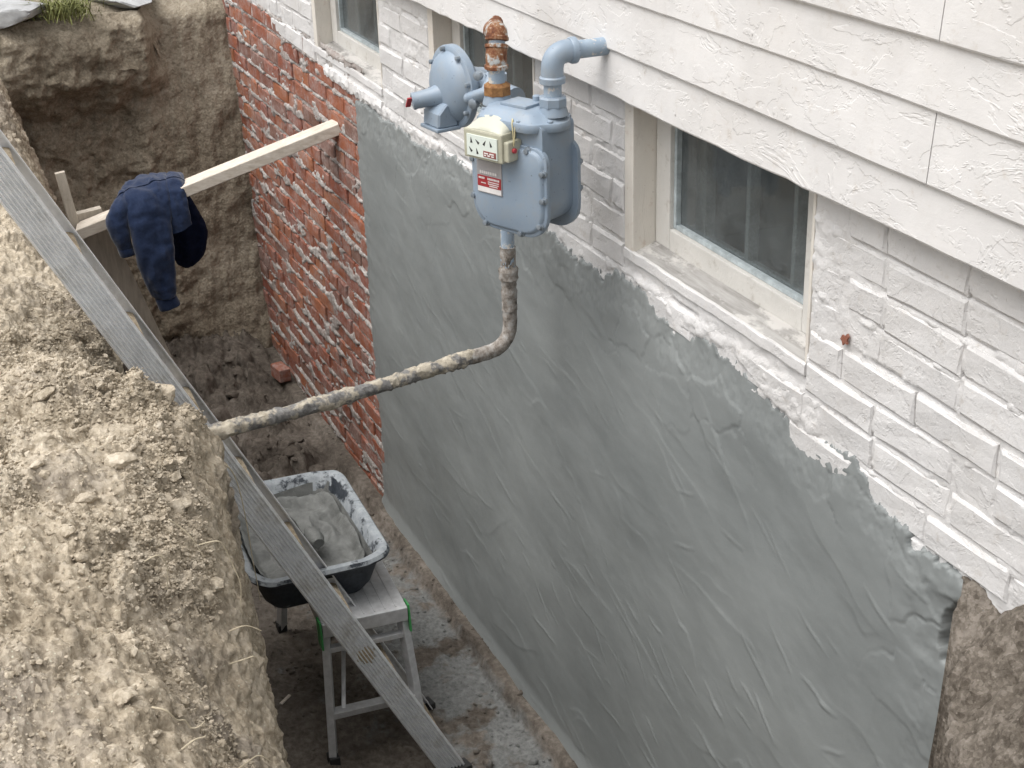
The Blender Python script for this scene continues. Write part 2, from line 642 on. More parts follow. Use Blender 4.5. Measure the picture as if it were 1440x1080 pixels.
m.color(m.ramp(m.noise(9, 8, 0.68), [(0.3, (0.27, 0.275, 0.28)), (0.7, (0.47, 0.475, 0.475))]))
m.bump(m.noise(25, 8, 0.7), 0.6, 0.01)
M['root'] = simple('dry_root', (0.46, 0.40, 0.29), 0.8, 0.2, var=0.25)
M['grass'] = simple('dry_grass', (0.17, 0.18, 0.065), 0.8, 0.2, var=0.4, scale=50)
M['index'] = simple('index_housing', (0.50, 0.50, 0.41), 0.35, 0.5, var=0.07, scale=12)
M['index_clear'] = simple('yellowed_cover', (0.42, 0.41, 0.32), 0.25, 0.5, var=0.1)
M['dial'] = simple('dial_face', (0.68, 0.74, 0.68), 0.4, 0.4, var=0.04)
M['black'] = simple('black_mark', (0.03, 0.03, 0.03), 0.6, 0.3)
M['red_label'] = simple('red_label', (0.33, 0.03, 0.035), 0.5, 0.4, var=0.1)
M['brown_label'] = simple('brown_label', (0.26, 0.085, 0.075), 0.5, 0.4, var=0.1)
M['plate'] = simple('metal_plate', (0.42, 0.41, 0.42), 0.4, 0.5, 0.3, var=0.08)
M['white_mark'] = simple('white_print', (0.75, 0.72, 0.70), 0.6, 0.3)
M['brass'] = simple('seal_wire', (0.50, 0.44, 0.26), 0.35, 0.5, 0.6)
M['red_tag'] = simple('red_seal', (0.42, 0.05, 0.06), 0.5, 0.4)
M['bolt'] = simple('bolt_steel', (0.26, 0.30, 0.34), 0.45, 0.5, 0.4, var=0.3)
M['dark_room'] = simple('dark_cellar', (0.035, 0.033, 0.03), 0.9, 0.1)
M['inner_sash'] = simple('dusty_inner_sash', (0.46, 0.48, 0.48), 0.8, 0.2, var=0.2)
# dusty glass
m = Mat('dusty_glass', 0.06, 0.5)
m.b.inputs['Transmission Weight'].default_value = 1.0
m.b.inputs['IOR'].default_value = 1.45
m.b.inputs['Base Color'].default_value = (0.80, 0.86, 0.86, 1)
nt = m.nt
dif = nt.nodes.new("ShaderNodeBsdfDiffuse")
dif.inputs['Color'].default_value = (0.33, 0.36, 0.365, 1)
mx = nt.nodes.new("ShaderNodeMixShader")
dust = m.ramp(m.math('ADD', m.math('MULTIPLY', m.noise(7, 7, 0.7), 0.6), m.math('MULTIPLY', m.noise(160, 3, 0.6), 0.4)), [(0.38, 0.10), (0.68, 0.36)])
nt.links.new(dust, mx.inputs[0])
nt.links.new(m.b.outputs[0], mx.inputs[1])
nt.links.new(dif.outputs[0], mx.inputs[2])
nt.links.new(mx.outputs[0], nt.nodes["Material Output"].inputs['Surface'])
M['glass'] = m
M = {k: (v.m if isinstance(v, Mat) else v) for k, v in M.items()}

# ================================================================== EARTH
def bank_profile(x):
    """control points (y, z) across the bank at x, from far left to the trench foot"""
    keys = [
        (-7.2, [(-4.0, 1.78), (-2.2, 1.74), (-1.62, 1.70), (-1.30, 1.66), (-1.10, 1.60), (-0.99, 1.42), (-0.90, 1.05), (-0.86, 0.45), (-0.82, 0.0), (-0.80, -0.12)]),
        (-5.6, [(-4.0, 1.78), (-2.2, 1.72), (-1.62, 1.68), (-1.34, 1.62), (-1.16, 1.54), (-1.03, 1.38), (-0.95, 1.05), (-0.90, 0.45), (-0.84, 0.0), (-0.82, -0.12)]),
        (-4.2, [(-4.0, 1.76), (-2.2, 1.68), (-1.62, 1.62), (-1.36, 1.55), (-1.20, 1.47), (-1.07, 1.33), (-1.00, 1.05), (-0.92, 0.45), (-0.86, 0.0), (-0.84, -0.12)]),
        (-3.35, [(-4.0, 1.75), (-2.2, 1.66), (-1.62, 1.60), (-1.38, 1.54), (-1.22, 1.46), (-1.10, 1.32), (-1.02, 1.05), (-0.94, 0.45), (-0.88, 0.0), (-0.86, -0.12)]),
        (-3.12, [(-4.0, 1.75), (-2.2, 1.66), (-1.62, 1.60), (-1.38, 1.57), (-1.18, 1.52), (-1.07, 1.41), (-0.99, 1.12), (-0.92, 0.45), (-0.86, 0.0), (-0.84, -0.12)]),
        (-2.95, [(-4.000, 1.75), (-2.200, 1.66), (-1.620, 1.60), (-1.344, 1.59), (-1.148, 1.56), (-1.008, 1.44), (-0.953, 1.15), (-0.908, 0.45), (-0.858, 0.0), (-0.838, -0.12)]),
        (-2.65, [(-4.000, 1.75), (-2.200, 1.66), (-1.620, 1.60), (-1.358, 1.58), (-1.185, 1.52), (-1.055, 1.38), (-0.990, 1.08), (-0.935, 0.45), (-0.885, 0.0), (-0.865, -0.12)]),
        (-2.2, [(-4.000, 1.75), (-2.200, 1.65), (-1.620, 1.58), (-1.430, 1.555), (-1.280, 1.49), (-1.150, 1.31), (-1.070, 1.05), (-1.000, 0.45), (-0.930, 0.0), (-0.910, -0.12)]),
        (-1.85, [(-4.000, 1.75), (-2.200, 1.65), (-1.620, 1.57), (-1.472, 1.545), (-1.335, 1.48), (-1.205, 1.29), (-1.125, 1.05), (-1.025, 0.45), (-0.945, 0.0), (-0.925, -0.12)]),
        (1.5, [(-4.000, 1.75), (-2.200, 1.65), (-1.700, 1.57), (-1.532, 1.53), (-1.425, 1.46), (-1.305, 1.27), (-1.205, 1.05), (-1.085, 0.45), (-0.985, 0.0), (-0.965, -0.12)]),
    ]
    xs = [k[0] for k in keys]
    j = int(np.clip(np.searchsorted(xs, x) - 1, 0, len(keys) - 2))
    t = (x - xs[j]) / (xs[j + 1] - xs[j])
    t = float(np.clip(t, 0, 1))
    a, b = np.array(keys[j][1]), np.array(keys[j + 1][1])
    return a * (1 - t) + b * t


def catmull(P, n):
    """n[i] samples on segment i"""
    Q = np.vstack([2 * P[0] - P[1], P, 2 * P[-1] - P[-2]])
    out = []
    for i in range(len(P) - 1):
        p0, p1, p2, p3 = Q[i], Q[i + 1], Q[i + 2], Q[i + 3]
        t = np.linspace(0, 1, n[i], endpoint=False)[:, None]
        out.append(0.5 * ((2 * p1) + (p2 - p0) * t + (2 * p0 - 5 * p1 + 4 * p2 - p3) * t ** 2 + (3 * p1 - p0 - 3 * p2 + p3) * t ** 3))
    out.append(P[-1:])
    return np.vstack(out)


SEGN = [8, 16, 52, 38, 36, 52, 50, 22, 4]
xs_bank = np.concatenate([np.arange(-7.2, -3.7, 0.014), np.arange(-3.7, -1.3, 0.005), np.arange(-1.3, 1.5, 0.06), [1.5]])
prof = np.stack([catmull(bank_profile(x), SEGN) for x in xs_bank])            # (nx, nv, 2)
nx_, nv_ = prof.shape[:2]
BP = np.zeros((nx_, nv_, 3))
BP[..., 0] = xs_bank[:, None]
BP[..., 1:] = prof
tan = np.gradient(prof, axis=1)
nrm = np.stack([-tan[..., 1], tan[..., 0]], -1)
nrm /= np.linalg.norm(nrm, axis=-1, keepdims=True) + 1e-9                      # points up and into the trench
arc = np.concatenate([np.zeros((nx_, 1)), np.cumsum(np.linalg.norm(np.diff(prof, axis=1), axis=-1), axis=1)], axis=1)
uv = np.stack([np.broadcast_to(xs_bank[:, None], arc.shape), arc], -1)
warp = np.stack([fbm(BP, 9, 2, seed=3), fbm(BP, 9, 2, seed=4)], -1) * 0.02
d1, e1, v1 = worley(uv + warp, 13, 1)
d2, e2, v2 = worley(uv + warp * 0.6, 34, 2)
d3, e3, v3 = worley(uv, 75, 3)
topness = np.clip(nrm[..., 1], 0, 1)
patch = sstep(-0.1, 0.35, fbm(BP, 3.0, 3, seed=9))
plate = ((v1 - 0.5) * 0.016 * np.clip((e1 - d1) * 5, 0, 1) + (v2 - 0.5) * 0.014 * np.clip((e2 - d2) * 5, 0, 1) + (v3 - 0.5) * 0.008 * np.clip((e3 - d3) * 4, 0, 1)) * (0.35 + 0.75 * patch)
lump = plate + 0.4 * (0.013 * np.clip(0.62 - d1, 0, 1) * (v1 > 0.42) * (0.4 + v1)
        + 0.017 * np.clip(0.6 - d2, 0, 1) * (v2 > 0.35) * v2 * (0.35 + patch)
        + 0.010 * np.clip(0.6 - d3, 0, 1) * (v3 > 0.3) * (0.35 + patch))
disp = (0.036 * fbm(BP, 2.6, 3, seed=1) + 0.015 * fbm(BP, 8, 4, seed=2) + 0.012 * fbm(BP, 26, 4, 0.68, seed=5) + lump * 1.3)
# the cut face is scraped: grooves running down it
groove = 0.010 * fbm(np.stack([BP[..., 0] * 3.2, BP[..., 1] * 1.0, BP[..., 2] * 0.6], -1), 7, 4, seed=6)
disp = disp * (0.55 + 0.45 * topness) + groove * (1 - topness)
fade = np.clip((BP[..., 2] + 0.05) / 0.25, 0.2, 1)
disp *= fade
# keep a notch where the ladder lies
lad = np.exp(-((BP[..., 0] + 3.38) / 0.26) ** 2) * np.exp(-((BP[..., 1] + 1.12) / 0.2) ** 2)
disp -= 0.02 * lad
BP[..., 1] += nrm[..., 0] * disp
BP[..., 2] += nrm[..., 1] * disp
BP[..., 0] += 0.012 * fbm(BP, 14, 3, seed=8)
bank = link_mesh("earth_bank", grid_mesh("earth_bank", BP), M['soil_dry'])
tag(bank, "pale dry heap of dug earth along the open trench", kind="structure")

# trench floor
fx = np.concatenate([np.arange(-6.75, -4.7, 0.010), np.arange(-4.7, -2.6, 0.007), np.arange(-2.6, 1.4, 0.05)])
fy = np.arange(-1.06, 0.061, 0.0085)
FX, FY = np.meshgrid(fx, fy, indexing='ij')
FP = np.stack([FX, FY, np.zeros_like(FX)], -1)
wv = np.stack([fbm(FP, 6, 2, seed=21), fbm(FP, 6, 2, seed=22)], -1) * 0.05
a1, b1, c1 = worley(FP[..., :2] + wv, 11, 4)
a2, b2, c2 = worley(FP[..., :2] + wv, 26, 5)
rub = sstep(-4.75, -5.3, FX)
fz = 0.018 * fbm(FP, 3.5, 3, seed=23) + 0.009 * fbm(FP, 14, 4, 0.6, seed=24)
plates = np.clip((b1 - a1) * 4, 0, 1) * c1 * 0.075 + np.clip((b2 - a2) * 4, 0, 1) * c2 * 0.030
fz = fz + plates * rub * sstep(-0.05, -0.2, FY) * (0.5 + 0.5 * (FX < -5.1)) + 0.010 * (c2 - 0.4) * np.clip((b2 - a2) * 4, 0, 1) * (1 - rub)
fz = fz + 0.13 * sstep(-6.0, -6.55, FX)                                        # rubble at the end wall
ledge = sstep(-0.068, -0.046, FY + 0.018 * fbm(FP, 5, 2, seed=25))
fz = fz * (1 - 0.75 * ledge) + 0.040 * ledge                                   # mud-covered footing along the wall
FP[..., 2] = fz
link = link_mesh("trench_floor", grid_mesh("trench_floor", FP), M['mud'])
tag(link, "brown trodden mud at the trench bottom with grey cement spills", kind="structure")

# far end of the trench
ey = np.arange(-1.15, 0.07, 0.0075)
ez = np.arange(-0.12, 1.625, 0.0075)
EY, EZ = np.meshgrid(ey, ez, indexing='ij')
EP = np.stack([np.zeros_like(EY), EY, EZ], -1)
ex = -6.48 - 0.155 * EZ
g1, h1, k1 = worley(np.stack([EY, EZ], -1) + 0.03 * np.stack([fbm(EP, 7, 2, seed=31), fbm(EP, 7, 2, seed=32)], -1), 9, 7)
left = sstep(-0.28, -0.42, EY + 0.06 * fbm(EP, 5, 2, seed=33))
ex = ex + 0.03 * fbm(EP, 2.6, 4, seed=34) + 0.011 * fbm(EP, 11, 4, 0.6, seed=35) * (0.5 + left) + left * 0.026 * np.clip((h1 - g1) * 2.5, 0, 1) * (k1 - 0.3)
ex = ex + 0.012 * fbm(np.stack([EY * 3.0, EZ * 0.8, EZ * 0], -1), 6, 3, seed=36)
under = sstep(1.24, 1.18, EZ + 0.05 * fbm(EP, 6, 3, seed=37)) * sstep(-0.42, -0.5, EY)
ex = ex - 0.05 * under * sstep(0.55, 0.9, EZ)                                  # spade cut below the top lift
ex = ex + 0.15 * left * sstep(1.22, 1.38, EZ + 0.04 * fbm(EP, 8, 3, seed=40))
ca, cb, cc = worley(np.stack([EY, EZ * 1.3], -1) + 0.03 * np.stack([fbm(EP, 9, 3, seed=38), fbm(EP, 9, 3, seed=39)], -1), 24, 8)
ex = ex + (cc - 0.5) * 0.011 * np.clip((cb - ca) * 4, 0, 1) * (0.35 + 0.65 * left)
ex = ex - 0.07 * sstep(1.53, 1.63, EZ) ** 2
EP[..., 0] = ex
o = link_mesh("trench_end_wall", grid_mesh("trench_end_wall", EP), M['soil_moist'])
tag(o, "brown cut earth face closing the far end of the trench", kind="structure")

# ground beyond the far end, and all round
gx = np.concatenate([np.linspace(-60, -8.2, 12), np.arange(-8.0, -6.45, 0.02)])
gy = np.concatenate([np.linspace(-60, -4.2, 10), np.arange(-4.0, 0.03, 0.03)])
GX, GY = np.meshgrid(gx, gy, indexing='ij')
GP = np.stack([GX, GY, np.zeros_like(GX)], -1)
GP[..., 2] = 1.64 + 0.02 * fbm(GP, 3, 4, seed=41) - 0.03 * sstep(-6.85, -6.7, GX)
lim = -6.80 + 0.15 * sstep(-0.26, -0.42, GY) + 0.02 * fbm(GP, 9, 3, seed=42)
GP[..., 2] -= 0.22 * sstep(-0.02, 0.10, GX - lim)
gk = GX < lim + 0.09
o = link_mesh("ground", grid_mesh("ground", GP, gk[:-1, :-1] & gk[1:, 1:]), M['soil_moist'])
tag(o, "level brown ground beyond the end of the trench", kind="structure")
gx2 = np.concatenate([[-8.0, -7.25], np.linspace(-7.2, 1.5, 40), np.linspace(2, 60, 10)])
gy2 = np.concatenate([np.linspace(-60, -8, 10), np.linspace(-7, -3.97, 12)])
GX, GY = np.meshgrid(gx2, gy2, indexing='ij')
GP = np.stack([GX, GY, 1.74 + 0.0 * GX], -1)
o = link_mesh("field", grid_mesh("field", GP), M['soil_dry'])
tag(o, "open dry ground behind the spoil heap", kind="structure")

# earth left standing against the wall at the near end
nx2 = np.concatenate([np.arange(-2.05, -1.2, 0.006), np.arange(-1.2, 1.5, 0.05)])
ny2 = np.concatenate([np.arange(-1.30, -0.5, 0.02), np.arange(-0.5, 0.045, 0.006)])
NX, NY = np.meshgrid(nx2, ny2, indexing='ij')
NP = np.stack([NX, NY, np.zeros_like(NX)], -1)
edge = -1.725 + 0.03 * fbm(NP, 11, 4, 0.6, seed=51) - 1.22 * NY
top = 1.475 + 0.16 * sstep(-1.7, -1.1, NX) + 0.95 * np.clip(NY, -1.3, 0)
wall_z = np.clip((NX - edge) / 0.06, -8, 1)
q1, r1, s1 = worley(np.stack([NX, NY], -1), 22, 9)
nz_ = np.where(NX > edge, top, np.maximum(-0.1, top - 0.15 + (NX - edge) * 9.0))
nz_ = nz_ + 0.03 * fbm(NP, 9, 4, 0.65, seed=52) + 0.022 * (s1 - 0.5) * np.clip((r1 - q1) * 4, 0, 1)
NP[..., 2] = nz_
o = link_mesh("unexcavated_earth", grid_mesh("unexcavated_earth", NP), M['soil_near'])
tag(o, "dark crumbly earth left against the wall past the cement coat", kind="structure")

# ---- loose crumbs on the heap (uncountable)
phi = (1 + 5 ** 0.5) / 2
ICO = np.array([(-1, phi, 0), (1, phi, 0), (-1, -phi, 0), (1, -phi, 0), (0, -1, phi), (0, 1, phi), (0, -1, -phi), (0, 1, -phi), (phi, 0, -1), (phi, 0, 1), (-phi, 0, -1), (-phi, 0, 1)])
ICO /= np.linalg.norm(ICO[0])
ICF = np.array([(0, 11, 5), (0, 5, 1), (0, 1, 7), (0, 7, 10), (0, 10, 11), (1, 5, 9), (5, 11, 4), (11, 10, 2), (10, 7, 6), (7, 1, 8), (3, 9, 4), (3, 4, 2), (3, 2, 6), (3, 6, 8), (3, 8, 9), (4, 9, 5), (2, 4, 11), (6, 2, 10), (8, 6, 7), (9, 8, 1)])


def crumbs(pts, sizes):
    n = len(pts)
    sh = ICO[None] * (1 + rng.uniform(-0.38, 0.38, (n, 12, 1)))
    sh = sh * rng.uniform(0.6, 1.25, (n, 1, 3))
    ang = rng.uniform(0, 6.28, n)
    c, s = np.cos(ang), np.sin(ang)
    x = sh[..., 0] * c[:, None] - sh[..., 1] * s[:, None]
    y = sh[..., 0] * s[:, None] + sh[..., 1] * c[:, None]
    v = np.stack([x, y, sh[..., 2] * 0.8], -1) * sizes[:, None, None] + pts[:, None, :]
    f = ICF[None] + (np.arange(n) * 12)[:, None, None]
    return v.reshape(-1, 3), f.reshape(-1, 3)


cand = np.argwhere((BP[..., 0] > -3.9) & (BP[..., 0] < -1.35) & (BP[..., 1] > -1.75) & (nrm[..., 1] > 0.42))
pw = 0.15 + patch[cand[:, 0], cand[:, 1]] * 1.2
pw = pw * np.where(BP[cand[:, 0], cand[:, 1], 0] < -2.35, 1.0, 0.55)
pk = cand[rng.choice(len(cand), 22000, p=pw / pw.sum())]
pp = BP[pk[:, 0], pk[:, 1]] + rng.normal(0, 0.003, (len(pk), 3))
sz = np.clip(np.exp(rng.normal(-5.75, 0.45, len(pk))), 0.0018, 0.013)
v, f = crumbs(pp, sz)
o = link_mesh("soil_crumbs", raw_mesh("soil_crumbs", v, f, False), M['soil_clod'])
OCT = np.array([(1, 0, 0), (-1, 0, 0), (0, 1, 0), (0, -1, 0), (0, 0, 1), (0, 0, -1)], float)
OCF = np.array([(0, 2, 4), (2, 1, 4), (1, 3, 4), (3, 0, 4), (2, 0, 5), (1, 2, 5), (3, 1, 5), (0, 3, 5)])
pk2 = cand[rng.choice(len(cand), 42000, p=pw / pw.sum())]
n2_ = len(pk2)
s2_ = np.clip(np.exp(rng.normal(-6.15, 0.4, n2_)), 0.0011, 0.006)
a2_ = rng.uniform(0, 6.28, n2_)
sh = OCT[None] * (1 + rng.uniform(-.45, .35, (n2_, 6, 1))) + rng.uniform(-.25, .25, (n2_, 6, 3))
v2_ = np.stack([sh[..., 0] * np.cos(a2_)[:, None] - sh[..., 1] * np.sin(a2_)[:, None], sh[..., 0] * np.sin(a2_)[:, None] + sh[..., 1] * np.cos(a2_)[:, None], sh[..., 2]], -1)
v2_ = v2_ * s2_[:, None, None] + (BP[pk2[:, 0], pk2[:, 1]] + rng.normal(0, .004, (n2_, 3)))[:, None]
o2 = link_mesh("soil_grit", raw_mesh("soil_grit", v2_.reshape(-1, 3), (OCF[None] + (np.arange(n2_) * 6)[:, None, None]).reshape(-1, 3), False), M['soil_clod'])
tag(o2, "fine pale grit covering the spoil heap", "soil", kind="stuff")
tag(o, "loose pale crumbs and pebbles scattered over the spoil heap", "soil", kind="stuff")
cand = np.argwhere(FX < -2.8)
pk = cand[rng.choice(len(cand), 3500)]
pp = FP[pk[:, 0], pk[:, 1]]
sz = np.clip(np.exp(rng.normal(-5.6, 0.55, len(pk))), 0.0018, 0.022)
v, f = crumbs(pp, sz)
o = link_mesh("mud_crumbs", raw_mesh("mud_crumbs", v, f, True), M['mud'])
tag(o, "small crumbs of mud strewn over the trench floor", "soil", kind="stuff")


def clod_mesh(name, seed, sub=3, mat='soil_clod', rug=0.25):
    bm = bmesh.new()
    bmesh.ops.create_icosphere(bm, subdivisions=sub, radius=1.0)
    co = np.array([v.co[:] for v in bm.verts])
    r = 1 + rug * fbm(co, 1.3, 2, seed=seed) + rug * 0.6 * fbm(co, 3.5, 4, 0.6, seed=seed + 5)
    # a few flat cuts
    rs = np.random.default_rng(int(seed * 10))
    for _ in range(16):
        nn = rs.normal(size=3)
        nn /= np.linalg.norm(nn)
        h = co @ nn * r
        lim = rs.uniform(0.50, 0.80)
        r = np.where(h > lim, r * lim / np.maximum(h, 1e-3), r)
    for v_, c_, rr in zip(bm.verts, co, r):
        v_.co = Vector(c_ * rr)
    me = bpy.data.meshes.new(name)
    bm.to_mesh(me)
    bm.free()
    shade(me, True)
    try:
        me.set_sharp_from_angle(angle=math.radians(22))
    except Exception:
        pass
    me.materials.append(M[mat])
    return me


clods = [clod_mesh("clod", 60 + i) for i in range(6)]


def bank_z(x, y):
    i = int(np.argmin(np.abs(xs_bank - x)))
    row = BP[i]
    ok = nrm[i, :, 1] > 0.25
    j = np.argmin(np.where(ok, np.abs(row[:, 1] - y), 9))
    return float(row[j, 2])


CL = []  # (x, y, sx, sy, sz)
big = [(-2.77, -1.20, .085, .06, .030), (-2.62, -1.215, .032, .038, .022), (-3.02, -1.20, .06, .028, .014), (-2.88, -1.165, .038, .028, .018),
       (-3.16, -1.12, .028, .024, .02), (-3.17, -1.165, .03, .022, .02), (-3.10, -1.10, .034, .03, .026), (-2.97, -1.07, .05, .04, .035),
       (-2.50, -1.20, .035, .03, .026), (-2.58, -1.14, .04, .03, .03), (-2.44, -1.10, .03, .026, .024), (-2.35, -1.31, .022, .016, .012),
       (-2.33, -1.335, .02, .016, .012), (-2.37, -1.345, .018, .016, .011), (-2.70, -1.10, .04, .034, .03), (-2.86, -1.06, .034, .03, .026),
       (-1.93, -1.34, .032, .026, .014), (-3.10, -1.035, .04, .034, .034), (-3.15, -1.06, .03, .026, .03), (-3.08, -1.00, .026, .022, .024), (-2.9, -1.30, .03, .022, .016), (-2.72, -1.33, .026, .022, .016), (-2.52, -1.29, .03, .02, .018)]
for i in range(40):
    x = random.uniform(-3.5, -1.5)
    y = random.uniform(-1.48, -1.08)
    s = random.uniform(.009, .02)
    CL.append((x, y, s * random.uniform(.8, 1.4), s, s * random.uniform(.6, .9)))
for i, (x, y, sx, sy, sz_) in enumerate(big + CL):
    o = link_mesh("clod", clods[i % 6], None, None, (x, y, bank_z(x, y) - sz_ * 0.05))
    o.scale = (sx, sy, sz_)
    o.rotation_euler = (random.uniform(-.4, .4), random.uniform(-.4, .4), random.uniform(0, 6.28))
    if i == 0:
        tag(o, "largest tan clod, flat-faced, bedded in the spoil heap", "clod")
    elif i < len(big):
        if x < -3.0 and y > -1.08:
            tag(o, "tan clod heaped round the buried end of the gas pipe", "clod", "clods at the pipe end")
        elif x < -2.95:
            tag(o, "tan clod of dry earth beside the ladder on the bank", "clod", "clods beside the ladder")
        elif x > -2.4:
            tag(o, "tan clod of earth on the grey-brown crumbly end of the heap", "clod", "clods on the near heap")
        else:
            tag(o, "fist-sized tan clod of dry earth beside the largest clod", "clod", "large clods on the spoil heap")
    else:
        tag(o, "small pale clod lying loose on the spoil heap", "clod", "small clods on the spoil heap")

# ================================================================== HOUSE
house = empty("house", (-4.0, 0.0, 0.0), "white clapboard house wall on painted and bare red brick above the trench", "house")
CH = 0.0673
Z0 = 1.617
WINS = [-5.355, -4.166, -2.94]
WW = 0.74


def in_window(x, z, pad=0.0):
    r = np.zeros(np.broadcast(x, z).shape, bool)
    for w0 in WINS:
        r |= (x > w0 - pad) & (x < w0 + WW + pad) & (z > 1.655 - pad)
    return r


def brick_variants(name, L, H, n, bev, rough, mat, seed):
    out = []
    rs = random.Random(seed)
    for _ in range(n):
        bm = bmesh.new()
        xs = [-L / 2 + bev, -L / 6, L / 6, L / 2 - bev]
        zs = [-H / 2 + bev, 0.0, H / 2 - bev]
        F = [[bm.verts.new((x + rs.uniform(-1, 1) * bev * .35, rs.uniform(-rough, rough), z + rs.uniform(-1, 1) * bev * .35)) for z in zs] for x in xs]
        for i in range(3):
            for j in range(2):
                bm.faces.new((F[i][j], F[i + 1][j], F[i + 1][j + 1], F[i][j + 1]))
        loop = [F[i][0] for i in range(4)] + [F[3][1]] + [F[i][2] for i in (3, 2, 1, 0)] + [F[0][1]]
        def ring(y, e):
            rr = []
            for v_ in loop:
                x, z = v_.co.x, v_.co.z
                x = math.copysign(L / 2, x) if abs(x) > L / 4 else x
                z = math.copysign(H / 2, z) if abs(z) > H / 8 else z
                rr.append(bm.verts.new((x + rs.uniform(-e, e), y, z + rs.uniform(-e, e))))
            return rr
        R1 = ring(bev * .75, bev * .3)
        R2 = ring(0.045, 0.0)
        n_ = len(loop)
        for A, B in ((loop, R1), (R1, R2)):
            for k in range(n_):
                bm.faces.new((A[k], B[k], B[(k + 1) % n_], A[(k + 1) % n_]))
        bmesh.ops.recalc_face_normals(bm, faces=bm.faces)
        me = bpy.data.meshes.new(name)
        bm.to_mesh(me)
        bm.free()
        shade(me, False)
        me.materials.append(mat)
        out.append(me)
    return out


# ---- bare red brick
LB = 0.213
red = brick_variants("brick", LB - 0.012, 0.055, 9, 0.004, 0.0014, M['brick'], 3)
hdr = brick_variants("brick", LB / 2 - 0.011, 0.055, 5, 0.004, 0.0014, M['brick'], 4)
brick_wall_nodes = []
red_rects = []
x_end = -4.905
for k in range(25):
    zc = 0.03 + CH * (k + 0.5) - 0.03
    header = (k % 7 == 4)
    step = LB / 2 if header else LB
    x = -6.86 - (0.0 if header else (k % 2) * LB / 2) - random.uniform(0, 0.05)
    while x < x_end - 0.02:
        L = step
        half = (not header) and random.random() < 0.10
        if half:
            L = LB / 2
        if k >= 24 and x + L > -5.36:
            break
        x2 = x + L
        if x2 > x_end + 0.07:
            L = LB / 2
            x2 = x + L
        red_rects.append((x, x2, zc, header or half or L < LB * .8))
        x = x2
# mortar sheet: joints set back, smears of old mortar standing proud of the brick faces
rx = np.arange(-6.95, -4.82, 0.0065)
rz = np.arange(-0.06, 1.70, 0.0055)
RX, RZ = np.meshgrid(rx, rz, indexing='ij')
RP = np.stack([RX, np.zeros_like(RX), RZ], -1)
sm = fbm(np.stack([RX, RZ * 1.9, RX * 0], -1), 7.5, 5, 0.62, seed=61)
course = np.abs(((RZ / CH) % 1.0) - 0.5) * 2            # 1 at joints
smear = sstep(0.22, 0.46, 0.72 * sm + 0.95 * np.clip(course - 0.52, 0, 1) + 0.10 * fbm(RP, 40, 3, seed=62) + 0.10 * sstep(1.5, 0.9, RZ) - 0.05)
RP[..., 1] = 0.0085 - 0.0118 * smear + 0.0024 * fbm(RP, 60, 3, 0.6, seed=63)
sheet = link_mesh("brick_wall", grid_mesh("brick_wall", RP), M['mortar'], house)
sheet["label"] = "bare red brick with pale mortar smears"
for i, (xa, xb, zc, short) in enumerate(red_rects):
    me = random.choice(hdr if short else red)
    o = link_mesh("brick", me, None, sheet, ((xa + xb) / 2 + random.uniform(-.003, .003), random.uniform(-.004, .004), zc + random.uniform(-.003, .003)))
    o.rotation_euler = (random.uniform(-.03, .03), random.uniform(-.012, .012), random.uniform(-.02, .02))

def edge_top(x):
    xs = [-4.95, -4.906, -4.616, -4.447, -4.229, -3.991, -3.859, -3.6, -3.339, -3.236, -3.042, -2.968, -2.846, -2.746, -2.591, -2.434, -2.325, -2.197, -2.105, -2.038, -1.987, -1.957, -1.882, -1.821, -1.745, -1.69, -1.655, -1.55]
    zs = [1.588, 1.588, 1.582, 1.587, 1.574, 1.618, 1.596, 1.59, 1.597, 1.573, 1.573, 1.610, 1.605, 1.564, 1.580, 1.585, 1.552, 1.531, 1.550, 1.559, 1.525, 1.511, 1.491, 1.481, 1.481, 1.480, 1.455, 1.40]
    return np.interp(x, xs, zs)


def edge_right(z):
    zs = [-0.1, 0.6, 1.0, 1.085, 1.154, 1.204, 1.275, 1.299, 1.347, 1.40, 1.425, 1.445, 1.50]
    xs = [-1.72, -1.72, -1.715, -1.718, -1.706, -1.725, -1.704, -1.738, -1.755, -1.745, -1.715, -1.655, -1.62]
    return np.interp(z, zs, xs)


# ---- painted brick
pb = brick_variants("painted_brick", LB - 0.009, CH - 0.0075, 9, 0.0055, 0.0011, M['white_brick'], 5)
ph = brick_variants("painted_brick", LB / 2 - 0.009, CH - 0.0075, 5, 0.0055, 0.0011, M['white_brick'], 6)
wx = np.arange(-6.95, -1.2, 0.0062)
wz = np.arange(1.44, 2.075, 0.0055)
WX, WZ = np.meshgrid(wx, wz, indexing='ij')
WP = np.stack([WX, np.zeros_like(WX), WZ], -1)
rough = fbm(WP, 34, 4, 0.65, seed=71)
below = sstep(1.625, 1.605, WZ + 0.012 * fbm(WP, 9, 2, seed=72)) * ((WX > -5.0) & (WX < -2.15))
jz = ((WZ - Z0) / CH) % 1.0
crk = (np.abs(jz - 0.06) < 0.045) * sstep(0.05, 0.25, fbm(np.stack([WX, WZ * 0.15, WX * 0], -1), 6, 3, seed=77))
WP[..., 1] = 0.0034 + 0.0024 * rough + 0.0014 * fbm(WP, 7, 2, seed=73) + 0.010 * crk
wa, wb, wc = worley(np.stack([WX, WZ], -1) + 0.02 * np.stack([fbm(WP, 14, 3, seed=78), fbm(WP, 14, 3, seed=79)], -1), 28, 14)
lumps = sstep(0.25, 0.5, fbm(WP, 16, 4, 0.6, seed=74))
WP[..., 1] -= 0.004 * lumps * (np.abs((((WZ - Z0) / CH) % 1) - 0.5) > 0.36)
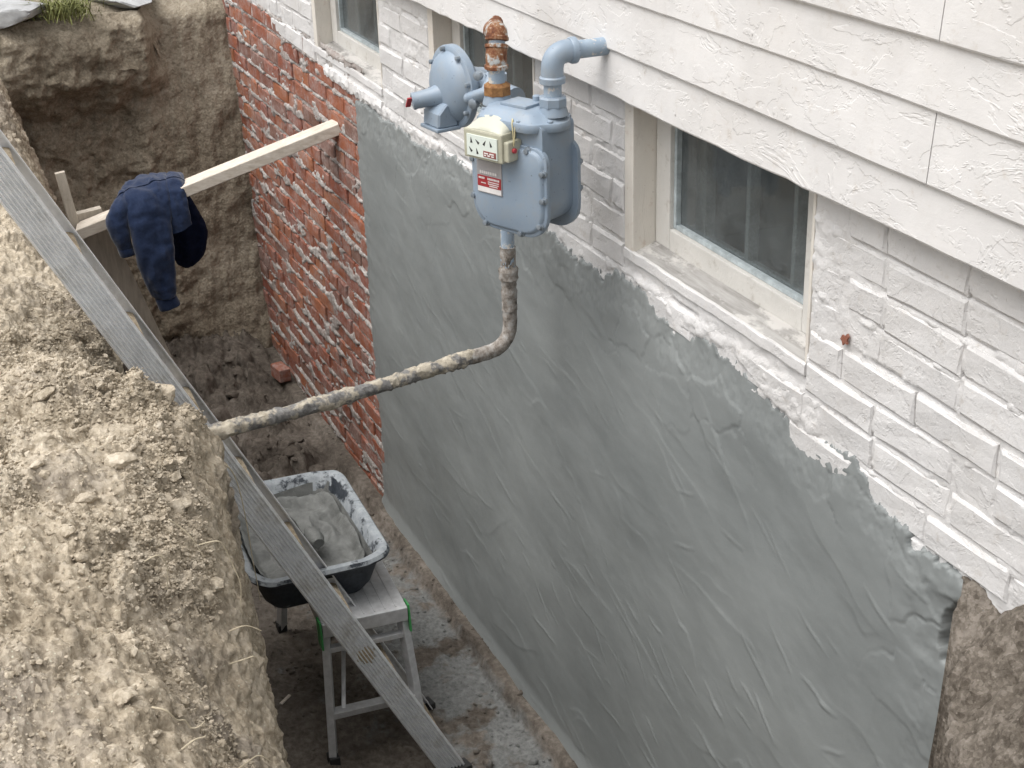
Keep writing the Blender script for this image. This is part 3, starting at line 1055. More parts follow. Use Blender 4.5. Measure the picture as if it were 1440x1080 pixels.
WP[..., 1] -= below * sstep(-0.004, 0.006, WZ - edge_top(WX)) * (0.0055 + 0.006 * (wc - 0.5) * np.clip((wb - wa) * 5, 0, 1) + 0.003 * fbm(WP, 44, 4, 0.7, seed=75))
keep = ~in_window(WX, WZ, -0.006)
keep &= ~((WX < -5.37) & (WZ < 1.63))
keep &= ~((WX < -4.92) & (WZ < 1.602 + 0.01 * fbm(WP, 20, 2, seed=76)))
km = keep[:-1, :-1] & keep[1:, :-1] & keep[1:, 1:] & keep[:-1, 1:]
psheet = link_mesh("painted_wall", grid_mesh("painted_wall", WP, km), M['white_brick'], house)
psheet["label"] = "white painted brick with flaking lower edge"
for k in range(-2, 6):
    zb = Z0 + CH * k
    zc = zb + CH / 2
    spans = []
    if k >= 1 or k == 0:
        a = -6.9
        for w0 in WINS:
            spans.append((a, w0))
            a = w0 + WW
        spans.append((a, -1.3))
    elif k == -1:
        spans = [(-4.86, -1.3)]
    else:
        spans = [(-2.25, -1.3)]
    for (sa, sb) in spans:
        n = (sb - sa) / LB
        off = (k % 2) * 0.5
        x = sa
        first = True
        while x < sb - 0.03:
            L = LB
            if first and off:
                L = LB / 2
            first = False
            if random.random() < 0.08:
                L = LB / 2
            if x + L > sb - 0.04:
                L = sb - x
            short = L < LB * 0.75
            base = LB / 2 if short else LB
            me = random.choice(ph if short else pb)
            sc = (L - 0.006) / (base - 0.009)
            if L > 0.035 and not (k == 0 and in_window(x + L / 2, 1.70)):
                o = link_mesh("painted_brick", me, None, psheet, (x + L / 2 + random.uniform(-.002, .002), random.uniform(-.0045, .003), zc + random.uniform(-.003, .003)))
                o.scale = (sc * random.uniform(.985, 1.01), 1, random.uniform(.95, 1.03))
                o.rotation_euler = (random.uniform(-.045, .045), random.uniform(-.018, .018), random.uniform(-.02, .02))
            x += L

# chips where the paint has come off the brick
def flat_chip(name, pts, y, mat, parent):
    bm = bmesh.new()
    f = bm.faces.new([bm.verts.new((p[0], y, p[1])) for p in pts])
    r = bmesh.ops.extrude_face_region(bm, geom=[f])
    for v_ in r['geom']:
        if isinstance(v_, bmesh.types.BMVert):
            v_.co.y += 0.004
    return from_bm(name, bm, mat, parent)


flat_chip("paint_chip", [(-2.094, 1.768), (-2.089, 1.777), (-2.083, 1.775), (-2.075, 1.784), (-2.071, 1.779), (-2.075, 1.770), (-2.073, 1.764), (-2.082, 1.764), (-2.086, 1.758), (-2.089, 1.765)], -0.0052, M['brick'], psheet)

# ---- cement coat
cx = np.concatenate([np.arange(-4.95, -3.2, 0.0052), np.arange(-3.2, -1.58, 0.0040)])
cz = np.arange(-0.06, 1.66, 0.0046)
CX, CZ = np.meshgrid(cx, cz, indexing='ij')
CP = np.stack([CX, np.zeros_like(CX), CZ], -1)
rag = 0.015 * fbm(CP, 18, 5, 0.68, seed=81) + 0.011 * fbm(np.stack([CX, CZ * 0.3, CX * 0], -1), 60, 2, seed=82)
dt = edge_top(CX) - CZ + rag
dl = CX + 4.905 + 0.018 * fbm(np.stack([CX * 0, CZ, CX * 0], -1), 7, 5, 0.65, seed=83) + 0.3 * rag
dr = edge_right(CZ) - CX + rag * 0.8
dd = np.minimum(np.minimum(dt, dr), dl)
TH = 0.013
h = np.zeros_like(CX)
h += 0.006 * fbm(np.stack([CX * 0.7, CZ, CX * 0], -1), 1.6, 3, seed=84)
h += 0.0020 * fbm(np.stack([CX * 0.7, CZ * 1.1 + CX * 0.25, CX * 0], -1), 6, 4, seed=85)


def stroke(x, z, ang, L, Wd, amp, sharp, sign):
    """one pass of the trowel: a shallow ramp that ends in a raised lip along one side"""
    ca, sa = math.cos(ang), math.sin(ang)
    rr = L * 0.5 + Wd
    i0, i1 = np.searchsorted(cx, [x - rr, x + rr])
    j0, j1 = np.searchsorted(cz, [z - rr, z + rr])
    if i1 <= i0 or j1 <= j0:
        return
    X_, Z_ = CX[i0:i1, j0:j1] - x, CZ[i0:i1, j0:j1] - z
    u = (X_ * ca + Z_ * sa) / (L / 2)
    w = sign * (-X_ * sa + Z_ * ca) / Wd
    w = w + 0.35 * u * u + 0.10 * np.sin(u * 5 + x * 30)
    along = np.clip(1 - u * u, 0, 1)
    ramp_ = np.clip((w + 1), 0, 1) ** 2 * (w < 0) + np.exp(-np.clip(w, 0, 9) * sharp) * (w >= 0)
    amp = amp * (0.35 + 0.75 * min(1.0, max(0.0, (x + 4.9) / 3.0 + (0.9 - z) * 0.35)))
    h[i0:i1, j0:j1] += amp * along * ramp_ * (w > -1)


srng = random.Random(21)
for i in range(150):
    x = srng.uniform(-4.9, -1.7)
    z = srng.uniform(0.02, 1.55)
    a = math.radians(srng.gauss(-18, 20))
    if srng.random() < 0.12:
        a += math.radians(srng.uniform(40, 100))
    L = srng.uniform(0.10, 0.46)
    stroke(x, z, a, L, srng.uniform(0.02, 0.075), srng.uniform(0.0004, 0.0020), srng.uniform(10, 30), srng.choice((-1, 1, 1)))
for i in range(190):                                       # thin raised hairlines left by the trowel edge
    x = srng.uniform(-4.85, -1.7)
    z = srng.uniform(0.05, 1.5)
    a = math.radians(srng.gauss(-22, 16))
    stroke(x, z, a, srng.uniform(0.04, 0.2), srng.uniform(0.006, 0.012), srng.uniform(0.0012, 0.0032), 5, srng.choice((-1, 1)))
# torn laps near the edge: stepped plates
t1, t2, t3 = worley(np.stack([CX, CZ * 1.4 + CX * 0.3], -1) + 0.05 * np.stack([fbm(CP, 8, 3, seed=86), fbm(CP, 8, 3, seed=87)], -1), 6.5, 12)
near = sstep(0.34, 0.03, np.minimum(dt, dr))
h += 0.0045 * near * (t3 - 0.4)
tr = np.clip(1 - (t2 - t1) * 26, 0, 1)
h -= 0.0035 * tr * near * (t3 > 0.55) * sstep(0.2, 0.4, fbm(CP, 5, 2, seed=88) + 0.3)
rim = sstep(0.03, 0.0, dd) * 0.003 * fbm(CP, 40, 3, seed=89)
body = sstep(-0.004, 0.006, dd)
CP[..., 1] = -((0.0045 + (TH - 0.0045) * sstep(0.0, 0.11, dd)) * body + (h + rim) * body) + (1 - body) * 0.028
CP[..., 1] -= 0.02 * sstep(0.09, 0.0, CZ) * body           # drags out a little onto the footing
km = (dd > -0.03)
km = km[:-1, :-1] & km[1:, :-1] & km[1:, 1:] & km[:-1, 1:]
coat = link_mesh("cement_coat", grid_mesh("cement_coat", CP, km), M['cement'], house)
coat["label"] = "fresh grey trowelled cement coat"

# ---- clapboards
edges = [2.033, 2.129, 2.243, 2.348] + [2.348 + 0.111 * k for k in range(1, 14)]


def clapboard(x0, x1, z0, z1, first):
    bm = bmesh.new()
    n = max(2, int((x1 - x0) / 0.05))
    P4 = []
    for i in range(n + 1):
        x = x0 + (x1 - x0) * i / n
        wob = 0.0012 * math.sin(x * 3.1 + z0 * 40) + random.uniform(-.0007, .0007)
        zlo = z0 + wob + (random.uniform(-.003, .0015) if first and x < -2.1 else 0)
        yb = -0.047 + 0.0016 * math.sin(x * 2.3 + z0 * 90)
        P4.append([(x, yb + 0.013, zlo), (x, yb + 0.002, zlo - 0.0005), (x, yb, zlo + 0.003), (x, yb + 0.004, (z0 + z1) / 2), (x, yb + 0.0088, z1 + 0.004), (x, yb + 0.016, z1 + 0.004)])
    bm_rings(bm, [[Vector(p) for p in r] for r in P4])
    o = from_bm("clapboard", bm, M['siding'], house, False)
    return o


for i, (za, zb) in enumerate(zip(edges[:-1], edges[1:])):
    if i in (1, 3):
        cuts = [-7.6, -5.4 + 0.3 * i, -1.84, 1.4]
    else:
        cuts = [-7.6, random.uniform(-6.5, -5.2), -3.9 if i == 5 else random.uniform(-1.2, 0.2), 1.4]
    for ca, cb in zip(cuts[:-1], cuts[1:]):
        clapboard(ca + 0.0012, cb - 0.0012, za, zb, i == 0)
box("sheathing", (-7.6, 0.0, 2.06), (1.4, 0.06, 5.5), M['siding'], house)

# nail heads
bm = bmesh.new()
for i, za in enumerate(edges[:5]):
    for xx in np.arange(-5.9 + 0.13 * i, -1.2, 0.41):
        bm_lathe(bm, (xx + random.uniform(-.03, .03), -0.0445, za + 0.022), (0, -1, 0), [(0, .0034), (.0008, .0030)], 8)
nails = from_bm("nail_head", bm, M['siding'], house)
nails["kind"] = "stuff"

# ---- windows
def window(x0):
    w = empty("window", (x0 + WW / 2, 0.0, 1.655), parent=house)
    x1 = x0 + WW
    bm = bmesh.new()
    # frame: side jambs and head
    bm_box(bm, (x0 + 0.022, 0.062, 1.865), (0.040, 0.125, 0.385), None, 0.002)
    bm_box(bm, (x1 - 0.022, 0.098, 1.865), (0.040, 0.053, 0.385), None, 0.002)
    bm_box(bm, (x1 - 0.005, 0.036, 1.865), (0.008, 0.070, 0.385), None, 0.001)
    bm_box(bm, (x0 + WW / 2, 0.062, 2.045), (WW - 0.09, 0.12, 0.03), None, 0.002)
    from_bm("frame", bm, M['cream'], w)
    bm = bmesh.new()
    zt = 2.03
    for a, b in ((x0 + 0.044, x0 + 0.106), (x1 - 0.106, x1 - 0.044)):
        bm_box(bm, ((a + b) / 2, 0.072, (1.69 + zt) / 2), (b - a, 0.032, zt - 1.69), None, 0.003)
    bm_box(bm, (x0 + WW / 2, 0.0715, 1.713), (WW - 0.213, 0.0305, 0.05), None, 0.003)
    bm_box(bm, (x0 + WW / 2, 0.0715, 2.01), (WW - 0.213, 0.0305, 0.035), None, 0.003)
    from_bm("sash", bm, M['sash'], w)
    bm = bmesh.new()
    for a, b, c, d in ((x0 + 0.1062, x0 + 0.117, 1.739, 1.99), (x1 - 0.117, x1 - 0.1062, 1.739, 1.99)):
        bm_box(bm, ((a + b) / 2, 0.073, (c + d) / 2), (b - a, 0.014, d - c), None, 0.002)
    bm_box(bm, (x0 + WW / 2, 0.0735, 1.7438), (WW - 0.236, 0.014, 0.0105), None, 0.002)
    from_bm("putty", bm, M['putty'], w)
    box("pane", (x0 + 0.107, 0.0795, 1.739), (x1 - 0.107, 0.0825, 1.992), M['glass'], w)
    # sill: a sloping weathered plank
    bm = bmesh.new()
    rings = []
    n = 24
    for i in range(n + 1):
        x = x0 + 0.003 + (WW - 0.006) * i / n
        e = random.uniform(-.0018, .0018)
        rings.append([Vector(p) for p in ((x, 0.058, 1.662), (x, 0.006, 1.657), (x, 0.005, 1.660), (x, 0.0045, 1.6725 + e * .5), (x, 0.010, 1.6745 + e * .5), (x, 0.030, 1.681 + e * .5), (x, 0.058, 1.690))])
    bm_rings(bm, rings)
    from_bm("sill", bm, M['sill'], w)
    bm = bmesh.new()
    rings = []
    for i in range(n + 1):
        x = x0 + 0.002 + (WW - 0.004) * i / n
        e = random.uniform(-.0012, .0012)
        rings.append([Vector(p) for p in ((x, 0.004, 1.651), (x, -0.0025 + e, 1.6505 + e), (x, -0.0035 + e, 1.653), (x, -0.0025 + e, 1.6725 + e), (x, 0.0, 1.6755 + e), (x, 0.004, 1.6755 + e))])
    bm_rings(bm, rings)
    from_bm("sill_nosing", bm, M['white_brick'], w)
    # second, inner sash seen through the pane
    bm = bmesh.new()
    for a, b in ((x0 + 0.085, x0 + 0.125), (x0 + 0.293, x0 + 0.306), (x0 + 0.47, x0 + 0.483), (x1 - 0.125, x1 - 0.085)):
        bm_box(bm, ((a + b) / 2, 0.150, 1.86), (b - a, 0.025, 0.36), None, 0.0)
    bm_box(bm, (x0 + WW / 2, 0.1485, 1.690), (WW - 0.08, 0.02, 0.045), None, 0.0)
    bm_box(bm, (x0 + WW / 2, 0.1485, 2.025), (WW - 0.08, 0.02, 0.03), None, 0.0)
    from_bm("inner_sash", bm, M['inner_sash'], w)
    # cellar recess behind
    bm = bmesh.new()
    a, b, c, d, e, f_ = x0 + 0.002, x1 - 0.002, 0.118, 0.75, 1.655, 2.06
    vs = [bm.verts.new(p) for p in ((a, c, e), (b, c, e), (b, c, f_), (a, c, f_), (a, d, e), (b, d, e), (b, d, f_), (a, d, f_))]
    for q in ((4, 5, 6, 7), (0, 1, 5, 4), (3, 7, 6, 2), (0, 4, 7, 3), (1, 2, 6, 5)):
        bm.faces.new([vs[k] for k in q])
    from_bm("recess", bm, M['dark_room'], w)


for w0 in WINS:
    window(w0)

# rough white mortar under the far windows' sill
bm = bmesh.new()
for (xa, xb) in ((-5.24, -4.62),):
    n = 60
    rings = []
    for i in range(n + 1):
        x = xa + (xb - xa) * i / n
        e = lambda s: random.uniform(-s, s)
        th = 0.009 * min(1, 8 * i / n, 8 * (n - i) / n) + 0.002
        rings.append([Vector((x, 0.01, 1.632)), Vector((x, -th + e(.004), 1.630 + e(.003))), Vector((x, -th - .003 + e(.004), 1.612 + e(.005))), Vector((x, -th * .8 + e(.004), 1.594 + e(.006))), Vector((x, 0.01, 1.586 + e(.006)))])
    bm_rings(bm, rings)
from_bm("mortar_bead", bm, M['white_brick'], house, False)

# ================================================================== GAS METER
TH_M = math.radians(24)
AX = Vector((math.cos(TH_M), math.sin(TH_M), 0))
NX_ = Vector((math.sin(TH_M), -math.cos(TH_M), 0))
OX = Vector((-2.95, -0.165, 0))


def ml(w, d, z):
    return OX + AX * w + NX_ * d + Vector((0, 0, z))


def plan_rings(bm, outline, levels):
    """outline: (w, z) list; levels: (d, inset)"""
    cw = sum(p[0] for p in outline) / len(outline)
    cz_ = sum(p[1] for p in outline) / len(outline)
    rings = []
    for d, s in levels:
        rings.append([ml(cw + (p[0] - cw) * s, d, cz_ + (p[1] - cz_) * s) for p in outline])
    bm_rings(bm, rings)


def rrect(w0, w1, z0, z1, rb, rt, n=7):
    out = []
    for (cx_, cz_, r, a0) in ((w1 - rb, z0 + rb, rb, -90), (w1 - rt, z1 - rt, rt, 0), (w0 + rt, z1 - rt, rt, 90), (w0 + rb, z0 + rb, rb, 180)):
        for k in range(n + 1):
            a = math.radians(a0 + 90 * k / n)
            out.append((cx_ + r * math.cos(a), cz_ + r * math.sin(a)))
    return out


gm = empty("gas_meter", ml(-0.081, 0.0, 1.73), "blue-grey gas meter with cream dial box hung on pipes before the wall", "gas meter")
bm = bmesh.new()
plan_rings(bm, rrect(-0.176, 0.016, 1.752, 1.985, 0.055, 0.012), [(-0.046, 1.0), (0.058, 1.0)])
from_bm("body", bm, M['enamel'], gm, True)
for (name, d0, sg) in (("front_cover", 0.052, 1), ("back_cover", -0.040, -1)):
    bm = bmesh.new()
    ol = rrect(-0.192, 0.031, 1.731, 1.938, 0.062, 0.035)
    plan_rings(bm, ol, [(d0, 1.0), (d0 + sg * 0.010, 1.0), (d0 + sg * 0.0115, 0.985), (d0 + sg * 0.0115, 0.935), (d0 + sg * 0.017, 0.905), (d0 + sg * 0.019, 0.86), (d0 + sg * 0.0195, 0.3)])
    cov = from_bm(name, bm, M['enamel'], gm, True)
    cw, cz_ = -0.0805, 1.8345
    for (bw, bz) in ((-0.183, 1.885), (-0.184, 1.80), (-0.150, 1.742), (-0.045, 1.738), (0.012, 1.765), (0.0225, 1.825), (0.0225, 1.885), (-0.02, 1.929), (-0.14, 1.929)):
        bm = bmesh.new()
        bm_lathe(bm, ml(bw, d0 + sg * 0.009, bz), NX_ * sg, [(0, .0098), (.005, .0092), (.0055, .0062), (.0125, .006), (.013, .0035)], 10)
        from_bm("bolt", bm, M['bolt'], cov, True)
# top cap: lobed plate
bm = bmesh.new()
rings = []
N = 48
for (z, s) in ((1.970, 1.0), (1.976, 1.02), (1.984, 1.02), (1.988, 1.0), (1.990, 0.93), (2.004, 0.80), (2.010, 0.62), (2.011, 0.2)):
    ring = []
    for k in range(N):
        a = 2 * math.pi * k / N
        lob = 1 + 0.05 * math.cos(6 * a)
        pw_ = 2.6
        c_, s_ = math.cos(a), math.sin(a)
        w_ = math.copysign(abs(c_) ** (2 / pw_), c_) * 0.110 * lob * s
        d_ = math.copysign(abs(s_) ** (2 / pw_), s_) * 0.072 * lob * s
        ring.append(ml(-0.0805 + w_, 0.006 + d_, z))
    rings.append(ring)
bm_rings(bm, rings)
cap = from_bm("top_cap", bm, M['enamel'], gm, True)
for k in range(8):
    a = 2 * math.pi * (k + 0.5) / 8
    bm = bmesh.new()
    bm_lathe(bm, ml(-0.0805 + 0.104 * math.cos(a), 0.006 + 0.066 * math.sin(a), 1.987), (0, 0, 1), [(0, .007), (.006, .0068), (.007, .004)], 8)
    from_bm("bolt", bm, M['enamel'], cap, True)
bm = bmesh.new()
bm_box(bm, (0, 0, 0), (0.075, 0.06, 0.007), Matrix.Translation(ml(-0.082, 0.012, 2.0135)) @ Matrix.Rotation(TH_M, 4, 'Z'), 0.002)
bm_lathe(bm, ml(-0.062, -0.014, 2.015), (0, 0, 1), [(0, .009), (.012, .009), (.014, .006)], 10)
bm_lathe(bm, ml(-0.036, -0.004, 2.010), (0, 0, 1), [(0, .007), (.006, .007), (.008, .004)], 10)
from_bm("access_plate", bm, M['enamel'], cap, True)
for (w_, nm) in ((-0.166, "inlet_boss"), (-0.003, "outlet_boss")):
    bm = bmesh.new()
    bm_lathe(bm, ml(w_, 0, 1.998), (0, 0, 1), [(0, .034), (.008, .032), (.016, .029), (.022, .028)], 24)
    from_bm(nm, bm, M['enamel'], cap, True)

# dial box
IW0, IW1, IZ0, IZ1, ID = -0.172, -0.058, 1.901, 1.966, 0.106
idx = None
bm = bmesh.new()
bm_box(bm, (0, 0, 0), (IW1 - IW0, 0.050, IZ1 - IZ0), Matrix.Translation(ml((IW0 + IW1) / 2, ID - 0.025, (IZ0 + IZ1) / 2)) @ Matrix.Rotation(TH_M, 4, 'Z'), 0.004)
idx = from_bm("dial_box", bm, M['index_clear'], gm, False)
# domed hood
bm = bmesh.new()
rings = []
for t in np.linspace(0, 1, 9):
    d_ = ID - 0.004 - t * 0.046
    hgt = 0.005 + 0.033 * t ** 0.75
    ring = []
    for k in range(15):
        a = math.pi * k / 14
        ring.append(ml((IW0 + IW1) / 2 - math.cos(a) * (IW1 - IW0) / 2 * 0.95, d_, IZ1 - 0.003 + hgt * math.sin(a) ** 0.9))
    rings.append(ring)
bm_rings(bm, rings)
from_bm("hood", bm, M['index'], idx, True)
bm = bmesh.new()
bm_box(bm, (0, 0, 0), (0.090, 0.003, 0.047), Matrix.Translation(ml((IW0 + IW1) / 2, ID + 0.0012, 1.9315)) @ Matrix.Rotation(TH_M, 4, 'Z'))
from_bm("dial_face", bm, M['dial'], idx)
# dial hands (four above, two below) and the small label
for (w_, z_, an) in ((-0.146, 1.941, 95), (-0.127, 1.9405, 140), (-0.107, 1.9405, 60), (-0.088, 1.9400, 110), (-0.148, 1.9205, 130), (-0.129, 1.9185, 105)):
    bm = bmesh.new()
    a = math.radians(an)
    c_ = ml(w_, ID + 0.0032, z_)
    tip = AX * math.cos(a) * 0.009 + Vector((0, 0, math.sin(a) * 0.009))
    sd = AX * -math.sin(a) * 0.0032 + Vector((0, 0, math.cos(a) * 0.0032))
    vs = [bm.verts.new(c_ + tip), bm.verts.new(c_ - tip * 0.5 + sd), bm.verts.new(c_ - tip * 0.5 - sd)]
    f = bm.faces.new(vs)
    r = bmesh.ops.extrude_face_region(bm, geom=[f])
    for v_ in r['geom']:
        if isinstance(v_, bmesh.types.BMVert):
            v_.co -= NX_ * 0.0006
    from_bm("dial_hand", bm, M['black'], idx)


def plaque(name, w0, w1, z0, z1, d, th, mat, parent):
    bm = bmesh.new()
    bm_box(bm, (0, 0, 0), (w1 - w0, th, z1 - z0), Matrix.Translation(ml((w0 + w1) / 2, d, (z0 + z1) / 2)) @ Matrix.Rotation(TH_M, 4, 'Z'))
    return from_bm(name, bm, mat, parent)


plaque("dial_label", -0.110, -0.073, 1.9115, 1.9245, ID + 0.0034, 0.001, M['brown_label'], idx)
bm = bmesh.new()
for (a_, b_, c_) in ((-0.107, -0.095, 1.920), (-0.0915, -0.078, 1.920), (-0.107, -0.101, 1.9153), (-0.097, -0.090, 1.9153), (-0.086, -0.078, 1.9153)):
    bm_box(bm, (0, 0, 0), (b_ - a_, 0.0008, 0.0026), Matrix.Translation(ml((a_ + b_) / 2, ID + 0.0042, c_)) @ Matrix.Rotation(TH_M, 4, 'Z'))
from_bm("dial_label_print", bm, M['white_mark'], idx)
# seal wire and red seal
bm = bmesh.new()
bm_tube(bm, [ml(-0.058, 0.070, 1.995), ml(-0.052, 0.078, 1.985), ml(-0.046, 0.082, 1.965), ml(-0.041, 0.086, 1.940)], 0.0014, 6)
bm_tube(bm, [ml(-0.058, 0.070, 1.995), ml(-0.046, 0.076, 1.980), ml(-0.042, 0.082, 1.960), ml(-0.041, 0.086, 1.940)], 0.0014, 6)
from_bm("seal_wire", bm, M['brass'], idx, True)
bm = bmesh.new()
bm_lathe(bm, ml(-0.0445, 0.084, 1.930), AX, [(0, .0055), (.003, .006), (.006, .0055), (.007, .003)], 12)
from_bm("red_seal", bm, M['red_tag'], idx, True)
bm = bmesh.new()
bm_box(bm, (0, 0, 0), (0.016, 0.045, 0.045), Matrix.Translation(ml(-0.052, 0.078, 1.928)) @ Matrix.Rotation(TH_M, 4, 'Z'), 0.004)
from_bm("bracket", bm, M['index_clear'], idx)
# name plate with its red band and illegible print
np_ = plaque("name_plate", -0.166, -0.092, 1.8145, 1.888, 0.0722, 0.003, M['plate'], gm)
plaque("red_band", -0.164, -0.094, 1.829, 1.854, 0.0744, 0.0012, M['red_label'], np_)
bm = bmesh.new()
rr = random.Random(5)
for row, hh, x0, x1 in ((1.862, .0062, -.156, -.106), (1.8485, .0042, -.160, -.142), (1.8485, .0046, -.133, -.097), (1.8418, .0022, -.132, -.099), (1.8372, .0022, -.153, -.139), (1.8372, .0022, -.132, -.101), (1.8328, .0024, -.128, -.104)):
    x = x0
    while x < x1:
        wl = hh * rr.uniform(.45, .75)
        bm_box(bm, (0, 0, 0), (wl, 0.0008, hh), Matrix.Translation(ml(x + wl / 2, 0.0753, row)) @ Matrix.Rotation(TH_M, 4, 'Z'))
        x += wl + hh * 0.28
plaque_print = from_bm("plate_print", bm, M['white_mark'], np_)
plaque("plate_foot", -0.164, -0.094, 1.8165, 1.828, 0.0744, 0.0011, M['white_mark'], np_)

# outlet pipe into the siding
op = empty("outlet_pipe", (-2.953, -0.166, 2.02), "blue flaking gas pipe with elbow entering the white boards above the meter", "pipe")
A = ml(-0.003, 0, 2.015)
bm = bmesh.new()
bm_lathe(bm, A, (0, 0, 1), [(0, .030), (.004, .031), (.020, .031), (.024, .027)], 8)
from_bm("union_nut", bm, M['enamel'], op)
bm = bmesh.new()
bm_lathe(bm, A, (0, 0, 1), [(.02, .0195), (.075, .0195)], 20)
from_bm("nipple", bm, M['pipe_blue'], op, True)
zc = A.z + 0.116
pts = [A + Vector((0, 0, .058))] + arc_pts(A + Vector((0, 0, .058)), Vector((A.x, A.y, zc)), Vector((A.x, A.y + .2, zc)), 0.036, 10) + [Vector((A.x, A.y + .052, zc))]
bm = bmesh.new()
bm_tube(bm, pts, 0.0245, 20)
bm_lathe(bm, A + Vector((0, 0, .052)), (0, 0, 1), [(0, .028), (.012, .0285), (.015, .025)], 20)
bm_lathe(bm, Vector((A.x, A.y + .040, zc)), (0, 1, 0), [(0, .026), (.004, .0285), (.014, .0285), (.016, .02)], 20)
from_bm("elbow", bm, M['enamel'], op, True)
bm = bmesh.new()
bm_lathe(bm, Vector((A.x, A.y + .05, zc)), (0, 1, 0), [(0, .0195), (.10, .0195)], 20)
from_bm("wall_nipple", bm, M['pipe_blue'], op, True)

# rusty inlet pipe
ip = empty("inlet_pipe", ml(-0.166, 0, 2.02), "rusty elbowed pipe rising from the brown nut on the gas meter", "pipe")
A = ml(-0.166, 0, 2.016)
bm = bmesh.new()
bm_lathe(bm, A, (0, 0, 1), [(0, .027), (.003, .0315), (.022, .0315), (.026, .026), (.029, .0215)], 8)
from_bm("union_nut", bm, M['rust_nut'], ip)
bm = bmesh.new()
bm_lathe(bm, A, (0, 0, 1), [(.026, .0185), (.07, .0185)], 20)
from_bm("nipple", bm, M['pipe_blue'], ip, True)
up_ = Vector((0, 0, 1))
lean = (up_ * 0.90 - AX * 0.28 + Vector((0, .30, 0))).normalized()
B = A + up_ * 0.062
C_ = A + up_ * 0.082
D_ = C_ + lean * 0.026
bm = bmesh.new()
bm_tube(bm, [B] + arc_pts(B, C_, D_, 0.04, 6) + [D_], 0.0235, 20)
bm_lathe(bm, B - up_ * .004, up_, [(0, .021), (.002, .0265), (.009, .0265), (.012, .0235)], 20)
bm_lathe(bm, D_ - lean * .006, lean, [(0, .0235), (.002, .0262), (.009, .0262), (.011, .019)], 20)
from_bm("elbow", bm, M['rust'], ip, True)
E_ = D_ + lean * 0.020
back = Vector((-0.97, 0.22, -0.12)).normalized()
F_ = E_ + back * 0.045
bm = bmesh.new()
bm_tube(bm, [D_, E_ - lean * .004], 0.0180, 18)
from_bm("short_nipple", bm, M['pipe_blue'], ip, True)
bm = bmesh.new()
G0 = E_ + lean * 0.010
bm_tube(bm, [E_ - lean * .006] + arc_pts(E_ - lean * .006, G0, G0 + back * .1, 0.012, 8) + [G0 + back * 0.05], 0.0235, 20)
bm_lathe(bm, E_ - lean * .009, lean, [(0, .019), (.002, .0262), (.009, .0262), (.011, .0235)], 20)
from_bm("top_elbow", bm, M['rust'], ip, True)
bm = bmesh.new()
bm_tube(bm, [G0 + back * .045, A + Vector((-0.105, 0.045, 0.135)), A + Vector((-0.12, 0.050, 0.10)), A + Vector((-0.12, 0.050, -0.03))], 0.0175, 16)
from_bm("link_pipe", bm, M['rust'], ip, True)

# ================================================================== REGULATOR
TR = math.radians(9)
RA = Vector((math.cos(TR), math.sin(TR), 0))
RN = Vector((math.sin(TR), -math.cos(TR), 0))
RC = Vector((-3.452, -0.20, 1.957))


def rl(w, d, z):
    return RC + RA * w + RN * d + Vector((0, 0, z))


rg = empty("pressure_regulator", (RC.x, RC.y, RC.z - 0.1), "round blue-grey pressure regulator with vent spout beside the gas meter", "regulator")
bm = bmesh.new()
bm_lathe(bm, RC - RN * 0.010, RN, [(0, .098), (.002, .101), (.018, .101), (.020, .098), (.021, .086), (.030, .081), (.042, .066), (.050, .046), (.054, .02), (.055, .004)], 40)
disc = from_bm("diaphragm_case", bm, M['enamel'], rg, True)
for k in range(8):
    a = 2 * math.pi * (k + .3) / 8
    bm = bmesh.new()
    bm_lathe(bm, rl(0.092 * math.cos(a), 0.008, 0.092 * math.sin(a)), RN, [(0, .0062), (.0125, .0058), (.0138, .003)], 8)
    from_bm("bolt", bm, M['bolt'], disc, True)
bm = bmesh.new()
bm_lathe(bm, RC - RN * 0.009, -RN, [(0, .097), (.006, .092), (.022, .07), (.036, .045), (.06, .036), (.075, .034)], 32)
from_bm("rear_case", bm, M['enamel'], rg, True)
# vent spout and the box below it
bm = bmesh.new()
p0, p1 = rl(-0.010, 0.030, -0.018), rl(-0.034, 0.092, -0.028)
bm_tube(bm, [p0, p0.lerp(p1, .35), p0.lerp(p1, .8), p1], [.030, .023, .0205, .0205], 18)
bm_lathe(bm, p1, (p1 - p0), [(-.001, .021), (.006, .0215), (.007, .016), (.003, .0155)], 18)
from_bm("vent_spout", bm, M['enamel'], rg, True)
bm = bmesh.new()
bm_box(bm, (0, 0, 0), (0.004, 0.012, 0.030), Matrix.Translation(rl(-0.044, 0.103, -0.032)) @ Matrix.Rotation(math.radians(35), 4, 'Y'))
from_bm("red_tag", bm, M['red_tag'], rg)
bm = bmesh.new()
prof_v = [(0.018, -0.022), (0.046, -0.034), (0.066, -0.055), (0.068, -0.086), (0.060, -0.090), (0.012, -0.090)]
rings = []
for s_, w_ in ((0.86, -0.042), (1, -0.038), (1, 0.030), (0.86, 0.034)):
    rings.append([rl(w_, 0.035 + (d_ - 0.035) * s_, -0.06 + (z_ + 0.06) * s_) for (d_, z_) in prof_v])
bm_rings(bm, rings)
bm_box(bm, (0, 0, 0), (0.086, 0.066, 0.009), Matrix.Translation(rl(-0.004, 0.041, -0.093)) @ Matrix.Rotation(TR, 4, 'Z'), 0.003)
from_bm("vent_box", bm, M['enamel'], rg)
